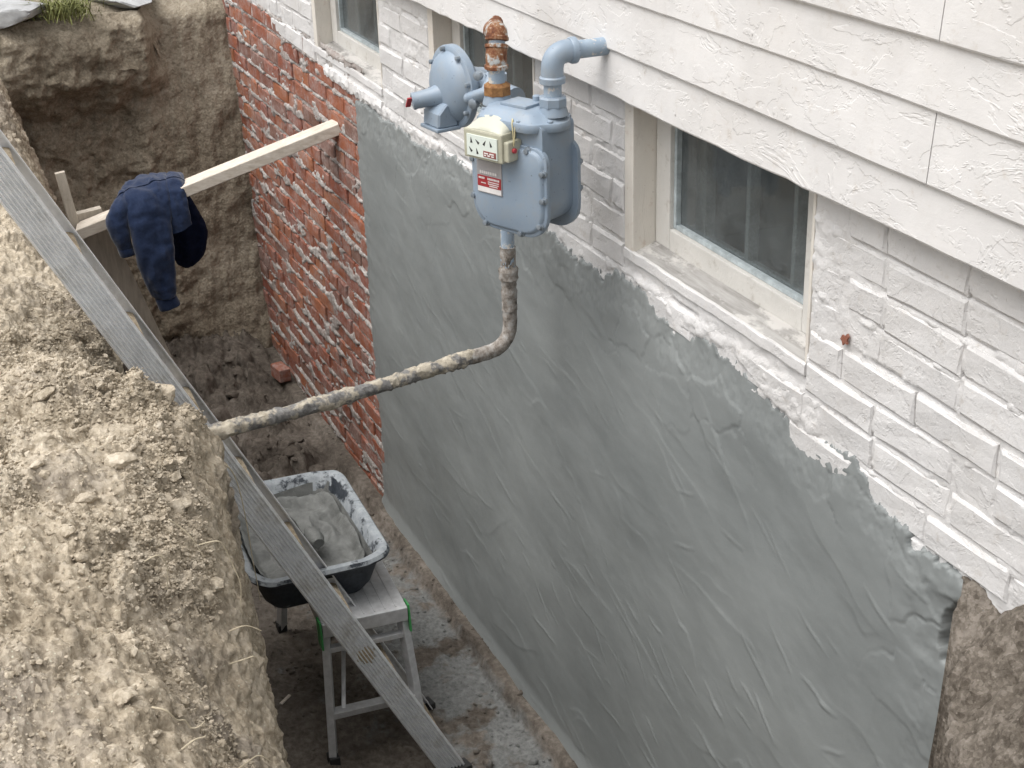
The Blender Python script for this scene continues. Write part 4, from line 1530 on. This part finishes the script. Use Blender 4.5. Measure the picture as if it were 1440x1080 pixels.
# valve body with flange ears, towards the meter
bm = bmesh.new()
bm_tube(bm, [rl(0.02, -0.055, 0.0), rl(0.10, -0.05, 0.0), rl(0.20, -0.05, 0.0)], [.034, .030, .027], 18)
bm_tube(bm, [rl(0.115, -0.05, -0.06), rl(0.115, -0.05, 0.045)], [.022, .026], 14)
bm_tube(bm, [rl(0.125, -0.045, 0.06), rl(0.16, 0.00, 0.012), rl(0.085, 0.012, -0.012)], [.013, .022, .014], 12)
from_bm("valve_body", bm, M['enamel'], rg, True)
bm = bmesh.new()
bm_lathe(bm, rl(0.118, 0.012, -0.016), (RN + RA * .4), [(0, .013), (.012, .0128), (.014, .008)], 8)
from_bm("bolt", bm, M['bolt'], rg, True)
bm = bmesh.new()
bm_lathe(bm, rl(0.125, 0.002, 0.05), (RN + RA * .4), [(0, .012), (.010, .0118), (.012, .007)], 8)
from_bm("bolt", bm, M['bolt'], rg, True)

# ================================================================== SERVICE PIPE
sp_ = empty("service_pipe", (-3.266, -0.15, 1.34), "mud-caked gas pipe bending from under the meter across the trench into the bank", "pipe")
bm = bmesh.new()
ps = densify([(-3.268, -0.15, 1.93), (-3.267, -0.15, 1.49)], 0.02)
bm_tube(bm, ps, [0.0165 if p.z > 1.58 else 0.0175 + random.uniform(-.0008, .0022) for p in ps], 16)
up_part = from_bm("riser", bm, M['pipe_blue'], sp_, True)
bm = bmesh.new()
ps = densify([(-3.2675, -0.15, 1.595), (-3.267, -0.15, 1.43)], 0.008)
bm_tube(bm, ps, [0.0182 + random.uniform(-.001, .002) + (0.005 if 1.505 < p.z < 1.545 else 0) for p in ps], 18, 0.05)
from_bm("wrapped_riser", bm, M['pipe_worn'], sp_, True)
corner = (-3.267, -0.15, 1.332)
pend = (-3.128, -1.14, 1.312)
path = [Vector((-3.267, -0.15, 1.45))] + arc_pts((-3.267, -0.15, 1.45), corner, pend, 0.07, 10) + [Vector(corner).lerp(Vector(pend), .12)]
bm = bmesh.new()
pd = densify(path, 0.008)
bm_tube(bm, pd, [0.0178 + random.uniform(-.0005, .0012) for _ in pd], 18, 0.02)
from_bm("bend", bm, M['pipe_worn'], sp_, True)
pd = densify([Vector(corner).lerp(Vector(pend), .10), Vector(corner).lerp(Vector(pend), .5) - Vector((0, 0, .008)), pend], 0.006)
bm = bmesh.new()
x_, y_, d_ = frame_of(Vector(pend) - Vector(corner))
rings = []
pa = np.array([p[:] for p in pd])
for i, p in enumerate(pd):
    ring = []
    for k in range(28):
        a = 2 * math.pi * k / 28
        v_ = x_ * math.cos(a) + y_ * math.sin(a)
        ring.append((p, v_, i))
    rings.append(ring)
Q = np.array([[list(p + v_ * 0.02) for (p, v_, i) in r] for r in rings])
crust_n = fbm(Q, 22, 3, seed=91) + 0.5 * fbm(Q, 70, 4, 0.65, seed=92)
upw = np.array([[v_.z for (p, v_, i) in r] for r in rings])
amt = sstep(-0.25, 0.55, crust_n + 0.25 * upw)
rad = 0.0165 + 0.0052 * amt + 0.0028 * amt * fbm(Q, 120, 3, seed=93)
rings2 = [[p + v_ * rad[i, k] for k, (p, v_, _) in enumerate(r)] for i, r in enumerate(rings)]
bm_rings(bm, rings2)
from_bm("crusted_run", bm, M['crust'], sp_, True)

# ================================================================== LADDER
LF = Vector((-3.344, -0.33, 0.0))
LU = Vector((-0.0129, -0.4448, 0.8955)).normalized()
LR = Vector((LU.y * -1, LU.x, 0)).normalized()            # along the rungs
if LR.x < 0:
    LR = -LR
LW = LU.cross(LR).normalized()                            # climbing face
if LW.z < 0:
    LW = -LW
ladder = empty("ladder", LF, "ribbed aluminium ladder leaning from the trench floor against the earth bank", "ladder")
LEN = 2.62
GAP = 0.32


def rail(off, sgn):
    """C section with a ribbed outer web"""
    hw = 0.036
    outer = []
    nrib = 8
    outer.append((0.0, -hw))
    for k in range(nrib):
        a = -hw + 2 * hw * (k + 0.12) / nrib
        b = -hw + 2 * hw * (k + 0.38) / nrib
        c = -hw + 2 * hw * (k + 0.62) / nrib
        d = -hw + 2 * hw * (k + 0.88) / nrib
        outer += [(0.0, a), (0.0055, b), (0.0055, c), (0.0, d)]
    outer.append((0.0, hw))
    sec = outer + [(-0.026, hw), (-0.026, hw - 0.003), (-0.003, hw - 0.003), (-0.003, -hw + 0.003), (-0.026, -hw + 0.003), (-0.026, -hw)]
    bm = bmesh.new()
    rings = []
    for t in (0.0, 0.5, 1.0, 1.5, 2.0, LEN):
        c = LF + LR * off + LU * t
        rings.append([c + LR * (sgn * p[0]) + LW * p[1] for p in sec])
    bm_rings(bm, rings)
    return from_bm("rail", bm, M['alu'], ladder)


rail(0.0, 1)
rail(-GAP, -1)
steps = [0.07 + 0.255 * k for k in range(10)]
horiz = Vector((LW.x, LW.y, 0)).normalized()
for si, t in enumerate(steps):
    if t > LEN - 0.05:
        continue
    c = LF + LU * t - LR * (GAP / 2)
    bm = bmesh.new()
    sec = [(-0.024, 0.0), (0.028, 0.0), (0.030, -0.004), (0.028, -0.022), (-0.02, -0.026)]
    rings = [[c + LR * e + horiz * p[0] + Vector((0, 0, p[1])) for p in sec] for e in (-GAP / 2 + 0.004, GAP / 2 - 0.004)]
    bm_rings(bm, rings)
    stp = from_bm("step", bm, M['alu_dull'], ladder)
    # mud trodden onto the step
    n, mcount = 26, 7
    rings = []
    for i in range(n + 1):
        e = -GAP / 2 + 0.006 + (GAP - 0.012) * i / n
        ring = []
        for j in range(mcount):
            p = -0.022 + 0.052 * j / (mcount - 1)
            q = 4 * (j / (mcount - 1)) * (1 - j / (mcount - 1))
            hh = 0.001 + max(0, (0.006 + 0.012 * (i / n)) * q * (0.6 + 0.8 * random.random()))
            ring.append(c + LR * e + horiz * p + Vector((0, 0, hh)))
        ring += [c + LR * e + horiz * 0.026 + Vector((0, 0, -.002)), c + LR * e + horiz * -0.02 + Vector((0, 0, -.002))]
        rings.append(ring)
    bm = bmesh.new()
    bm_rings(bm, rings)
    from_bm("mud", bm, M['dirt_tan'], stp, True)
# mud patch on the near rail and foot pads
bm = bmesh.new()
bmesh.ops.create_icosphere(bm, subdivisions=3, radius=1)
for v_ in bm.verts:
    c = v_.co.copy()
    r_ = 1 + 0.35 * math.sin(c.x * 5 + 1) * math.cos(c.y * 6)
    v_.co = LF + LU * 0.53 + LR * 0.001 + LU * (c.x * 0.026 * r_) + LW * (c.y * 0.022 * r_) + LR * (c.z * 0.004)
from_bm("mud", bm, M['dirt_tan'], ladder, True)
for off in (0, -GAP):
    bm = bmesh.new()
    bm_box(bm, (0, 0, 0), (0.045, 0.085, 0.03), Matrix.Translation(LF + LR * off + Vector((0, 0, .012))) @ Matrix.Rotation(math.radians(11), 4, 'Z'), 0.004)
    from_bm("foot", bm, M['black'], ladder)

# ================================================================== WORK PLATFORM
pf = empty("work_platform", (-4.05, -0.49, 0.0), "low aluminium work platform with green corner caps on the trench floor", "platform")
ZT = 0.442
PM = Matrix.Translation((-3.580, -0.494, 0.0)) @ Matrix.Rotation(math.radians(-4), 4, 'Z')   # local +x: away from the front edge is -x
PL, PW = 0.64, 0.25


def pl(x, y, z):
    return PM @ Vector((x, y, z))


bm = bmesh.new()
bm_box(bm, (-PL / 2, 0, ZT - 0.022), (PL, PW, 0.044), PM, 0.003)
deck = from_bm("deck", bm, M['alu_dull'], pf)
bm = bmesh.new()
for k in range(7):
    bm_box(bm, (-PL / 2, -PW / 2 + 0.03 + k * (PW - 0.06) / 6, ZT + 0.0008), (PL - 0.03, 0.004, 0.0024), PM)
from_bm("deck_rib", bm, M['alu_dull'], deck)


def bar(name, a, b, wx_, wy_, mat, parent):
    a, b = Vector(a), Vector(b)
    d = (b - a)
    q = d.to_track_quat('Z', 'X').to_matrix().to_4x4()
    bm = bmesh.new()
    bm_box(bm, (0, 0, d.length / 2), (wx_, wy_, d.length), Matrix.Translation(a) @ q, 0.002)
    return from_bm(name, bm, mat, parent)


legs = []
for ex_ in (0, 1):
    lt, lb = [], []
    for sy in (-1, 1):
        top = pl(-0.025 if ex_ == 0 else -PL + 0.025, sy * (PW / 2 - 0.012), ZT - 0.046)
        bot = pl(0.045 if ex_ == 0 else -PL - 0.055, sy * (PW / 2 + 0.012), 0.0)
        lg = bar("leg", bot, top, 0.034, 0.022, M['alu_dull'], pf)
        d = (bot - top).normalized()
        bm = bmesh.new()
        bm_box(bm, (0, 0, 0.014), (0.042, 0.03, 0.028), Matrix.Translation(bot), 0.003)
        from_bm("foot_pad", bm, M['black'], lg)
        lt.append(top.lerp(bot, 0.12))
        lb.append(top.lerp(bot, 0.62))
        bm = bmesh.new()
        cc = pl(-0.022 if ex_ == 0 else -PL + 0.022, sy * (PW / 2 + 0.0045), ZT - 0.040)
        bm_box(bm, (0, 0, 0), (0.05, 0.006, 0.085), Matrix.Translation(cc) @ Matrix.Rotation(math.radians(-4), 4, 'Z') @ Matrix.Rotation(math.radians(-8 if ex_ == 0 else 8), 4, 'Y'), 0.002)
        from_bm("corner_cap", bm, M['green'], pf)
    bar("brace", lt[0], lt[1], 0.016, 0.024, M['alu_dull'], pf)
    bar("brace", lb[0], lb[1], 0.020, 0.034, M['alu_dull'], pf)
    bar("strut", lb[0].lerp(lb[1], .15), pl(-0.28 if ex_ == 0 else -PL + 0.28, 0, ZT - 0.05), 0.012, 0.012, M['alu_dull'], pf)

# ================================================================== MIXING TUB
TC = Vector((-3.935, -0.576, ZT + 0.0045))
tub = empty("mixing_tub", TC, "black plastic mortar tub smeared with cement on the work platform", "tub")
TROT = Matrix.Rotation(math.radians(-2), 4, 'Z')


def tub_ring(hx, hy, r, z, n=9):
    out = []
    for (sx, sy, a0) in ((1, 1, 0), (-1, 1, 90), (-1, -1, 180), (1, -1, 270)):
        for k in range(n):
            a = math.radians(a0 + 90 * k / (n - 1))
            out.append(TC + TROT @ Vector((sx * (hx - r) + r * math.cos(a), sy * (hy - r) + r * math.sin(a), z)))
    return out


bm = bmesh.new()
H = 0.140
levels = [(0.225, 0.135, .04, 0.0), (0.245, 0.158, .05, 0.03), (0.276, 0.189, .066, H - 0.02), (0.281, 0.193, .068, H - 0.018),
          (0.300, 0.208, .085, H - 0.018), (0.306, 0.214, .09, H - 0.008), (0.300, 0.208, .088, H + 0.002), (0.284, 0.193, .074, H + 0.003), (0.269, 0.181, .065, H - 0.006),
          (0.243, 0.156, .055, 0.05), (0.220, 0.132, .045, 0.012), (0.12, 0.07, .03, 0.010)]
rings = [tub_ring(*l) for l in levels]
for r in rings[3:9]:
    for i, v_ in enumerate(r):
        v_.z += 0.004 * math.sin(i * .7) + random.uniform(-.001, .001)
bm_rings(bm, rings)
from_bm("shell", bm, M['tub'], tub, True)
# dried splashes coating the inside of the tub
lr = [tub_ring(*l) for l in ((0.2655, 0.1775, .064, H - 0.014), (0.2555, 0.1680, .060, 0.092), (0.2455, 0.1585, .056, 0.066), (0.2340, 0.1475, .052, 0.035))]
for i in range(len(lr[0])):
    lr[0][i].z -= abs(0.022 * math.sin(i * 1.3) * math.cos(i * .53 + 1)) + random.uniform(0, .006)
bm = bmesh.new()
bm_rings(bm, lr, cap=False)
from_bm("cement_lining", bm, M['wet_mortar'], tub, True)
# mortar in the tub
n1, n2 = 90, 64
MG = np.zeros((n1, n2, 3))
U, V = np.meshgrid(np.linspace(-1, 1, n1), np.linspace(-1, 1, n2), indexing='ij')
sq = np.maximum(np.abs(U), np.abs(V))
shr = np.where(sq > 0, np.power(np.abs(U) ** 5 + np.abs(V) ** 5, -1 / 5) * sq, 1)
shr = np.where(sq > 1e-6, shr, 1)
MX, MY = U * shr * 0.244, V * shr * 0.158
Q = np.stack([MX, MY, 0 * MX], -1)
mz = 0.062 + 0.020 * fbm(Q, 5, 3, seed=101) + 0.010 * fbm(Q, 18, 4, 0.6, seed=102) + 0.030 * sstep(0.82, 1.0, sq)
heap = np.exp(-((MX + 0.02) / 0.12) ** 2 - ((MY - 0.06) / 0.07) ** 2)
mz += heap * (0.006 + 0.016 * np.abs(fbm(Q, 24, 3, seed=103)))
ring_r = np.hypot((MX + 0.03) / 0.11, (MY - 0.02) / 0.09)
mz += 0.010 * np.exp(-((ring_r - 1) / 0.12) ** 2) - 0.012 * np.exp(-(ring_r / 0.6) ** 2)
MG[..., 0], MG[..., 1], MG[..., 2] = MX, MY, mz
me = grid_mesh("wet_mortar", MG)
o = link_mesh("wet_mortar", me, M['wet_mortar'], None, TC)
o.rotation_euler = (0, 0, math.radians(-2))
tag(o, "half-full bed of wet grey mortar inside the black tub", "mortar")
# trowel: buried blade, cement-covered handle
tw = empty("trowel", TC + Vector((0.02, 0.01, 0.115)), "cement-covered trowel lying in the wet mortar of the tub", "trowel")
bm = bmesh.new()
base = TC + Vector((-0.01, 0.01, 0.112))
blade = [(-0.125, -0.025), (-0.105, 0.010), (-0.085, 0.052), (-0.02, 0.035), (0.055, 0.032), (0.062, 0.012), (0.05, -0.006), (-0.03, -0.004)]
vs = [bm.verts.new(base + Vector((p[0] - 0.01, p[1] + 0.0, 0.006 + 0.05 * p[0] * -0.3))) for p in blade]
f = bm.faces.new(vs)
r = bmesh.ops.extrude_face_region(bm, geom=[f])
for v_ in r['geom']:
    if isinstance(v_, bmesh.types.BMVert):
        v_.co.z -= 0.009
from_bm("blade", bm, M['wet_mortar'], tw)
bm = bmesh.new()
hp = [base + Vector(p) for p in ((0.03, 0.014, 0.008), (0.06, 0.012, 0.016), (0.085, 0.012, 0.021), (0.115, 0.013, 0.022), (0.14, 0.014, 0.018))]
bm_tube(bm, hp, [.012, .017, .024, .026, .017], 14, 0.08)
from_bm("handle", bm, M['wet_mortar'], tw, True)

# ================================================================== TIMBER
def beam(name, a, b, back_dir, wd, ht, mat, label, cat, group=None):
    """a, b: front top edge ends; back_dir: horizontal direction of its width"""
    a, b = Vector(a), Vector(b)
    d = (b - a).normalized()
    bk = Vector(back_dir)
    bk = (bk - d * bk.dot(d)).normalized()
    dn = d.cross(bk).normalized()
    if dn.z > 0:
        dn = -dn
    bm = bmesh.new()
    rings = []
    e = 0.0025
    for p in (a, a.lerp(b, .5), b):
        rings.append([p + bk * u + dn * v_ for u, v_ in ((e, 0), (wd - e, 0), (wd, e), (wd, ht - e), (wd - e, ht), (e, ht), (0, ht - e), (0, e))])
    bm_rings(bm, rings)
    o = from_bm(name, bm, mat)
    return tag(o, label, cat, group)


beam("wooden_strut", (-5.123, -0.004, 1.4405), (-5.335, -0.925, 1.132), (-1, 0.2, 0), 0.089, 0.040, M['pine'],
     "pale sawn timber strut wedged across the trench under the sweatshirt", "timber")
# upright boards against the bank
bm = bmesh.new()
bm_rings(bm, [[Vector((x, y, z)) for (y, z) in ((-0.925, 1.158), (-0.815, 1.170), (-0.475, 0.0), (-0.60, 0.0))] for x in (-5.460, -5.424)])
tag(from_bm("shoring_board", bm, M['old_board']), "wide muddy board slanting down behind the end of the timber strut", "board")
beam("wooden_stake", (-5.42, -0.955, 1.318), (-5.36, -0.87, 0.55), (0.05, 1, 0.0), 0.034, 0.030, M['old_board'],
     "narrow muddy wooden stake standing by the earth bank behind the ladder", "stake")

# ================================================================== SWEATSHIRT
def loft(name, secs, mat, parent, seg=56, amp=0.006, seed=1.0, sub=14, fold=0.0):
    """secs: (left, right, thickness, out) - flattened tubes between edge points"""
    S = [(Vector(a), Vector(b), t) for a, b, t in secs]
    rows = []
    for i in range(len(S) - 1):
        g = lambda k: S[max(0, min(len(S) - 1, k))]
        for k in range(sub):
            t = k / sub
            def cr(p0, p1, p2, p3):
                return 0.5 * ((p1 * 2) + (p2 - p0) * t + (p0 * 2 - p1 * 5 + p2 * 4 - p3) * t * t + (p1 * 3 - p0 - p2 * 3 + p3) * t ** 3)
            rows.append(tuple(cr(g(i - 1)[c], g(i)[c], g(i + 1)[c], g(i + 2)[c]) for c in range(3)))
    rows.append(S[-1])
    mids = [(a + b) / 2 for a, b, _ in rows]
    P = np.zeros((len(rows), seg, 3))
    Nn = np.zeros_like(P)
    for i, (a, b, th) in enumerate(rows):
        t = (mids[min(i + 1, len(mids) - 1)] - mids[max(i - 1, 0)]).normalized()
        w = (b - a) / 2
        nn = w.cross(t).normalized()
        if nn.x < -0.2:
            nn = -nn
        for k in range(seg):
            an = 2 * math.pi * k / seg
            c, s = math.cos(an), math.sin(an)
            c2 = math.copysign(abs(c) ** 0.8, c)
            s2 = math.copysign(abs(s) ** 0.8, s)
            P[i, k] = mids[i] + w * c2 + nn * (th * s2)
            Nn[i, k] = (w.normalized() * c * 0.4 + nn * s)
    f1 = fbm(np.stack([P[..., 0] * .6, P[..., 1] * 1.6, P[..., 2] * .55], -1), 14, 3, seed=seed) * amp * 1.6
    f2 = fbm(np.stack([P[..., 0], P[..., 1] * .8, P[..., 2] * 1.7], -1), 22, 3, seed=seed + 3) * amp * 0.6
    rdg = np.abs(fbm(np.stack([P[..., 0] * .8, P[..., 1] * 1.1 + P[..., 2] * .5, P[..., 2] * .8], -1), 11, 2, seed=seed + 6))
    f2 = f2 + (np.clip(rdg, 0, .35) - .2) * amp * 2.6
    P += Nn * (f1 + f2)[..., None]
    bm = bmesh.new()
    bm_rings(bm, [[Vector(p) for p in row] for row in P])
    return from_bm(name, bm, mat, parent, True)


hd = empty("sweatshirt", (-5.28, -0.66, 1.0), "navy blue hooded sweatshirt draped over the timber strut", "sweatshirt")
main = loft("sleeve", [((-5.43, -0.72, 1.10), (-5.43, -0.58, 1.13), .022), ((-5.42, -0.735, 1.205), (-5.42, -0.575, 1.245), .026), ((-5.365, -0.745, 1.238), (-5.365, -0.577, 1.272), .024),
                       ((-5.275, -0.757, 1.232), (-5.275, -0.592, 1.258), .026), ((-5.235, -0.760, 1.19), (-5.235, -0.603, 1.198), .030), ((-5.215, -0.754, 1.09), (-5.215, -0.614, 1.097), .036),
                       ((-5.21, -0.739, 0.979), (-5.21, -0.620, 0.979), .040), ((-5.21, -0.716, 0.895), (-5.21, -0.624, 0.893), .036), ((-5.21, -0.702, 0.878), (-5.21, -0.632, 0.880), .028)], M['hoodie'], hd, amp=0.007, seed=111)
loft("cuff", [((-5.21, -0.700, 0.887), (-5.21, -0.634, 0.890), .026), ((-5.21, -0.702, 0.868), (-5.21, -0.624, 0.871), .030), ((-5.21, -0.694, 0.834), (-5.21, -0.617, 0.850), .031), ((-5.21, -0.690, 0.829), (-5.21, -0.622, 0.845), .024)], M['hoodie'], main, amp=0.003, seed=112, sub=5)
stub = loft("sleeve", [((-5.36, -0.745, 1.232), (-5.36, -0.690, 1.240), .02), ((-5.28, -0.795, 1.216), (-5.28, -0.715, 1.222), .032), ((-5.25, -0.832, 1.175), (-5.25, -0.750, 1.150), .038), ((-5.245, -0.820, 1.112), (-5.245, -0.752, 1.082), .036), ((-5.245, -0.806, 1.075), (-5.245, -0.748, 1.070), .032)], M['hoodie'], hd, amp=0.006, seed=113)
loft("cuff", [((-5.245, -0.806, 1.078), (-5.245, -0.750, 1.072), .029), ((-5.245, -0.804, 1.066), (-5.245, -0.747, 1.064), .034), ((-5.245, -0.799, 1.045), (-5.245, -0.743, 1.052), .033), ((-5.245, -0.796, 1.041), (-5.245, -0.747, 1.049), .025)], M['hoodie'], stub, amp=0.002, seed=114, sub=4)
loft("front_panel", [((-5.43, -0.60, 1.08), (-5.43, -0.515, 1.10), .012), ((-5.425, -0.60, 1.225), (-5.425, -0.52, 1.235), .016), ((-5.365, -0.595, 1.268), (-5.365, -0.521, 1.264), .015), ((-5.275, -0.603, 1.262), (-5.275, -0.532, 1.252), .016),
                    ((-5.235, -0.608, 1.205), (-5.235, -0.540, 1.203), .018), ((-5.23, -0.613, 1.145), (-5.23, -0.539, 1.156), .022), ((-5.23, -0.616, 1.100), (-5.23, -0.536, 1.128), .020)], M['hoodie'], hd, amp=0.005, seed=115)
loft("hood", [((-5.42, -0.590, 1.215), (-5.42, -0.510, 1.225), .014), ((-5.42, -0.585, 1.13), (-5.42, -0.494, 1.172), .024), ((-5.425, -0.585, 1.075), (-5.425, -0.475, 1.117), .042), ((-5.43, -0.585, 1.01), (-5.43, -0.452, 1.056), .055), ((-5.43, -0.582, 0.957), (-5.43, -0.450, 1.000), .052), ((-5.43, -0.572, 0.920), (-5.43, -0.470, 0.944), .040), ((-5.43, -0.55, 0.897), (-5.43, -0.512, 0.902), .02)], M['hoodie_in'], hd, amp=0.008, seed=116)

# ================================================================== SMALL THINGS
def tube_thing(name, pts, r, mat, label, cat, group):
    P = [Vector(p) for p in pts]
    sm = []
    for i in range(len(P) - 1):
        for k in range(4):
            t = k / 4
            p0, p1, p2, p3 = P[max(i - 1, 0)], P[i], P[i + 1], P[min(i + 2, len(P) - 1)]
            sm.append(0.5 * ((p1 * 2) + (p2 - p0) * t + (p0 * 2 - p1 * 5 + p2 * 4 - p3) * t * t + (p1 * 3 - p0 - p2 * 3 + p3) * t ** 3))
    sm.append(P[-1])
    n = len(sm)
    bm = bmesh.new()
    bm_tube(bm, sm, [r * (1.15 - 0.6 * i / n) for i in range(n)], 6, 0.12)
    return tag(from_bm(name, bm, mat, None, True), label, cat, group)


roots = [
    [(-2.93, -1.02, 1.375), (-2.9, -0.975, 1.368), (-2.9, -0.950, 1.331), (-2.9, -0.938, 1.241), (-2.9, -0.932, 1.115), (-2.9, -0.928, 1.059), (-2.9, -0.926, 1.012)],
    [(-2.45, -1.165, 1.51), (-2.45, -1.15, 1.495), (-2.44, -1.13, 1.468), (-2.43, -1.115, 1.43)],
    [(-2.46, -1.115, 1.44), (-2.45, -1.085, 1.445), (-2.45, -1.073, 1.43), (-2.45, -1.062, 1.39), (-2.44, -1.053, 1.35), (-2.43, -1.06, 1.31)],
    [(-2.3, -1.235, 1.525), (-2.3, -1.21, 1.53), (-2.3, -1.20, 1.505), (-2.3, -1.205, 1.46)],
    [(-2.35, -1.10, 1.315), (-2.35, -1.07, 1.318), (-2.35, -1.043, 1.299)],
    [(-2.25, -1.125, 1.315), (-2.25, -1.095, 1.317), (-2.25, -1.080, 1.317), (-2.25, -1.074, 1.300)],
    [(-1.95, -1.19, 1.325), (-1.95, -1.168, 1.335), (-1.95, -1.150, 1.341), (-1.95, -1.132, 1.322)],
    [(-1.86, -1.31, 1.545), (-1.85, -1.292, 1.540), (-1.85, -1.280, 1.520), (-1.85, -1.268, 1.515), (-1.85, -1.262, 1.500), (-1.85, -1.250, 1.498), (-1.85, -1.240, 1.505)],
    [(-1.8, -1.285, 1.505), (-1.8, -1.266, 1.515), (-1.8, -1.250, 1.515)],
]
for i, r in enumerate(roots):
    tube_thing("root", r, 0.0013 if i else 0.0014, M['root'],
               "long dry root dangling from the bank before the black tub" if i == 0 else "short pale root sticking out of the bank's edge", "root",
               None if i == 0 else "roots in the bank edge")
# splinters on the floor
for i, (x, y, a, L, lab) in enumerate(((-5.40, -0.262, 20, 0.055, "pale wood splinter on the mud between pipe and tub"), (-3.88, -0.683, -50, 0.05, "pale wood splinter on the dark mud beside the platform's leg"))):
    bm = bmesh.new()
    bm_box(bm, (0, 0, 0), (L, 0.010, 0.005), Matrix.Rotation(math.radians(a), 4, 'Z'), 0.001)
    iz = float(FP[np.argmin(np.abs(fx - x)), np.argmin(np.abs(fy - y)), 2])
    o = from_bm("wood_splinter", bm, M['pine'], None, False, (x, y, iz + 0.004))
    tag(o, lab, "splinter")
# loose brick
bm = bmesh.new()
bm_box(bm, (0, 0, 0), (0.10, 0.055, 0.06), Matrix.Rotation(math.radians(8), 4, 'Z'), 0.006)
o = from_bm("loose_brick", bm, M['brick'], None, False, (-6.14, -0.055, 0.082))
tag(o, "broken red brick lying at the foot of the brick wall", "brick")
# flagstones and grass at the far end
for i, (cx_, cy_, cz_, sx, sy, sz_, rz_, lab) in enumerate((
        (-6.76, -0.92, 1.655, 0.36, 0.20, 0.06, 0.25, "thick grey flagstone at the far trench corner beside dry grass"),
        (-6.90, -0.43, 1.64, 0.30, 0.17, 0.04, 0.1, "thin grey flagstone at the end of the trench near the house"))):
    me = clod_mesh("flagstone", 200 + i * 7, 4, 'stone', 0.16)
    o = link_mesh("flagstone", me, None, None, (cx_, cy_, cz_))
    o.scale = (sx, sy, sz_)
    o.rotation_euler = (0.05, -0.06, rz_)
    tag(o, lab, "flagstone")
verts, faces = [], []
grng = random.Random(8)
for i in range(420):
    bx_, by_ = grng.gauss(-6.68, 0.08), grng.gauss(-0.69, 0.06)
    Lg = grng.uniform(0.05, 0.16)
    an = grng.uniform(0, 6.28)
    ln = grng.uniform(0.3, 1.1)
    wd = grng.uniform(0.0012, 0.0026)
    p0 = np.array((bx_, by_, 1.625))
    dr_ = np.array((math.cos(an) * ln + 0.35, math.sin(an) * ln, 1.0))
    sd_ = np.array((-math.sin(an), math.cos(an), 0)) * wd
    p1 = p0 + dr_ * Lg * 0.5
    p2 = p0 + dr_ * Lg * np.array((1, 1, 0.55))
    b_ = len(verts)
    verts += [p0 - sd_, p0 + sd_, p1 + sd_, p1 - sd_, p2 + sd_ * .3, p2 - sd_ * .3]
    faces += [(b_, b_ + 1, b_ + 2, b_ + 3), (b_ + 3, b_ + 2, b_ + 4, b_ + 5)]
o = link_mesh("grass", raw_mesh("grass", verts, faces), M['grass'])
tag(o, "tuft of dry green grass between the flagstones at the trench end", "grass", kind="stuff")

# broken mud clods on the floor at the far end
mudc = [clod_mesh("mud_clod", 300 + i, 2, 'mud', 0.3) for i in range(5)]
mr = random.Random(31)
for i in range(34):
    x, y = mr.uniform(-6.3, -4.95), mr.uniform(-0.72, -0.13)
    iz = float(FP[np.argmin(np.abs(fx - x)), np.argmin(np.abs(fy - y)), 2])
    sc = mr.uniform(0.018, 0.05)
    o = link_mesh("mud_clod", mudc[i % 5], None, None, (x, y, iz + sc * 0.1))
    o.scale = (sc * mr.uniform(.9, 1.5), sc, sc * mr.uniform(.35, .6))
    o.rotation_euler = (mr.uniform(-.3, .3), mr.uniform(-.3, .3), mr.uniform(0, 6.28))
    tag(o, "broken clod of brown mud on the trench floor near the end wall", "clod", "mud clods on the trench floor")
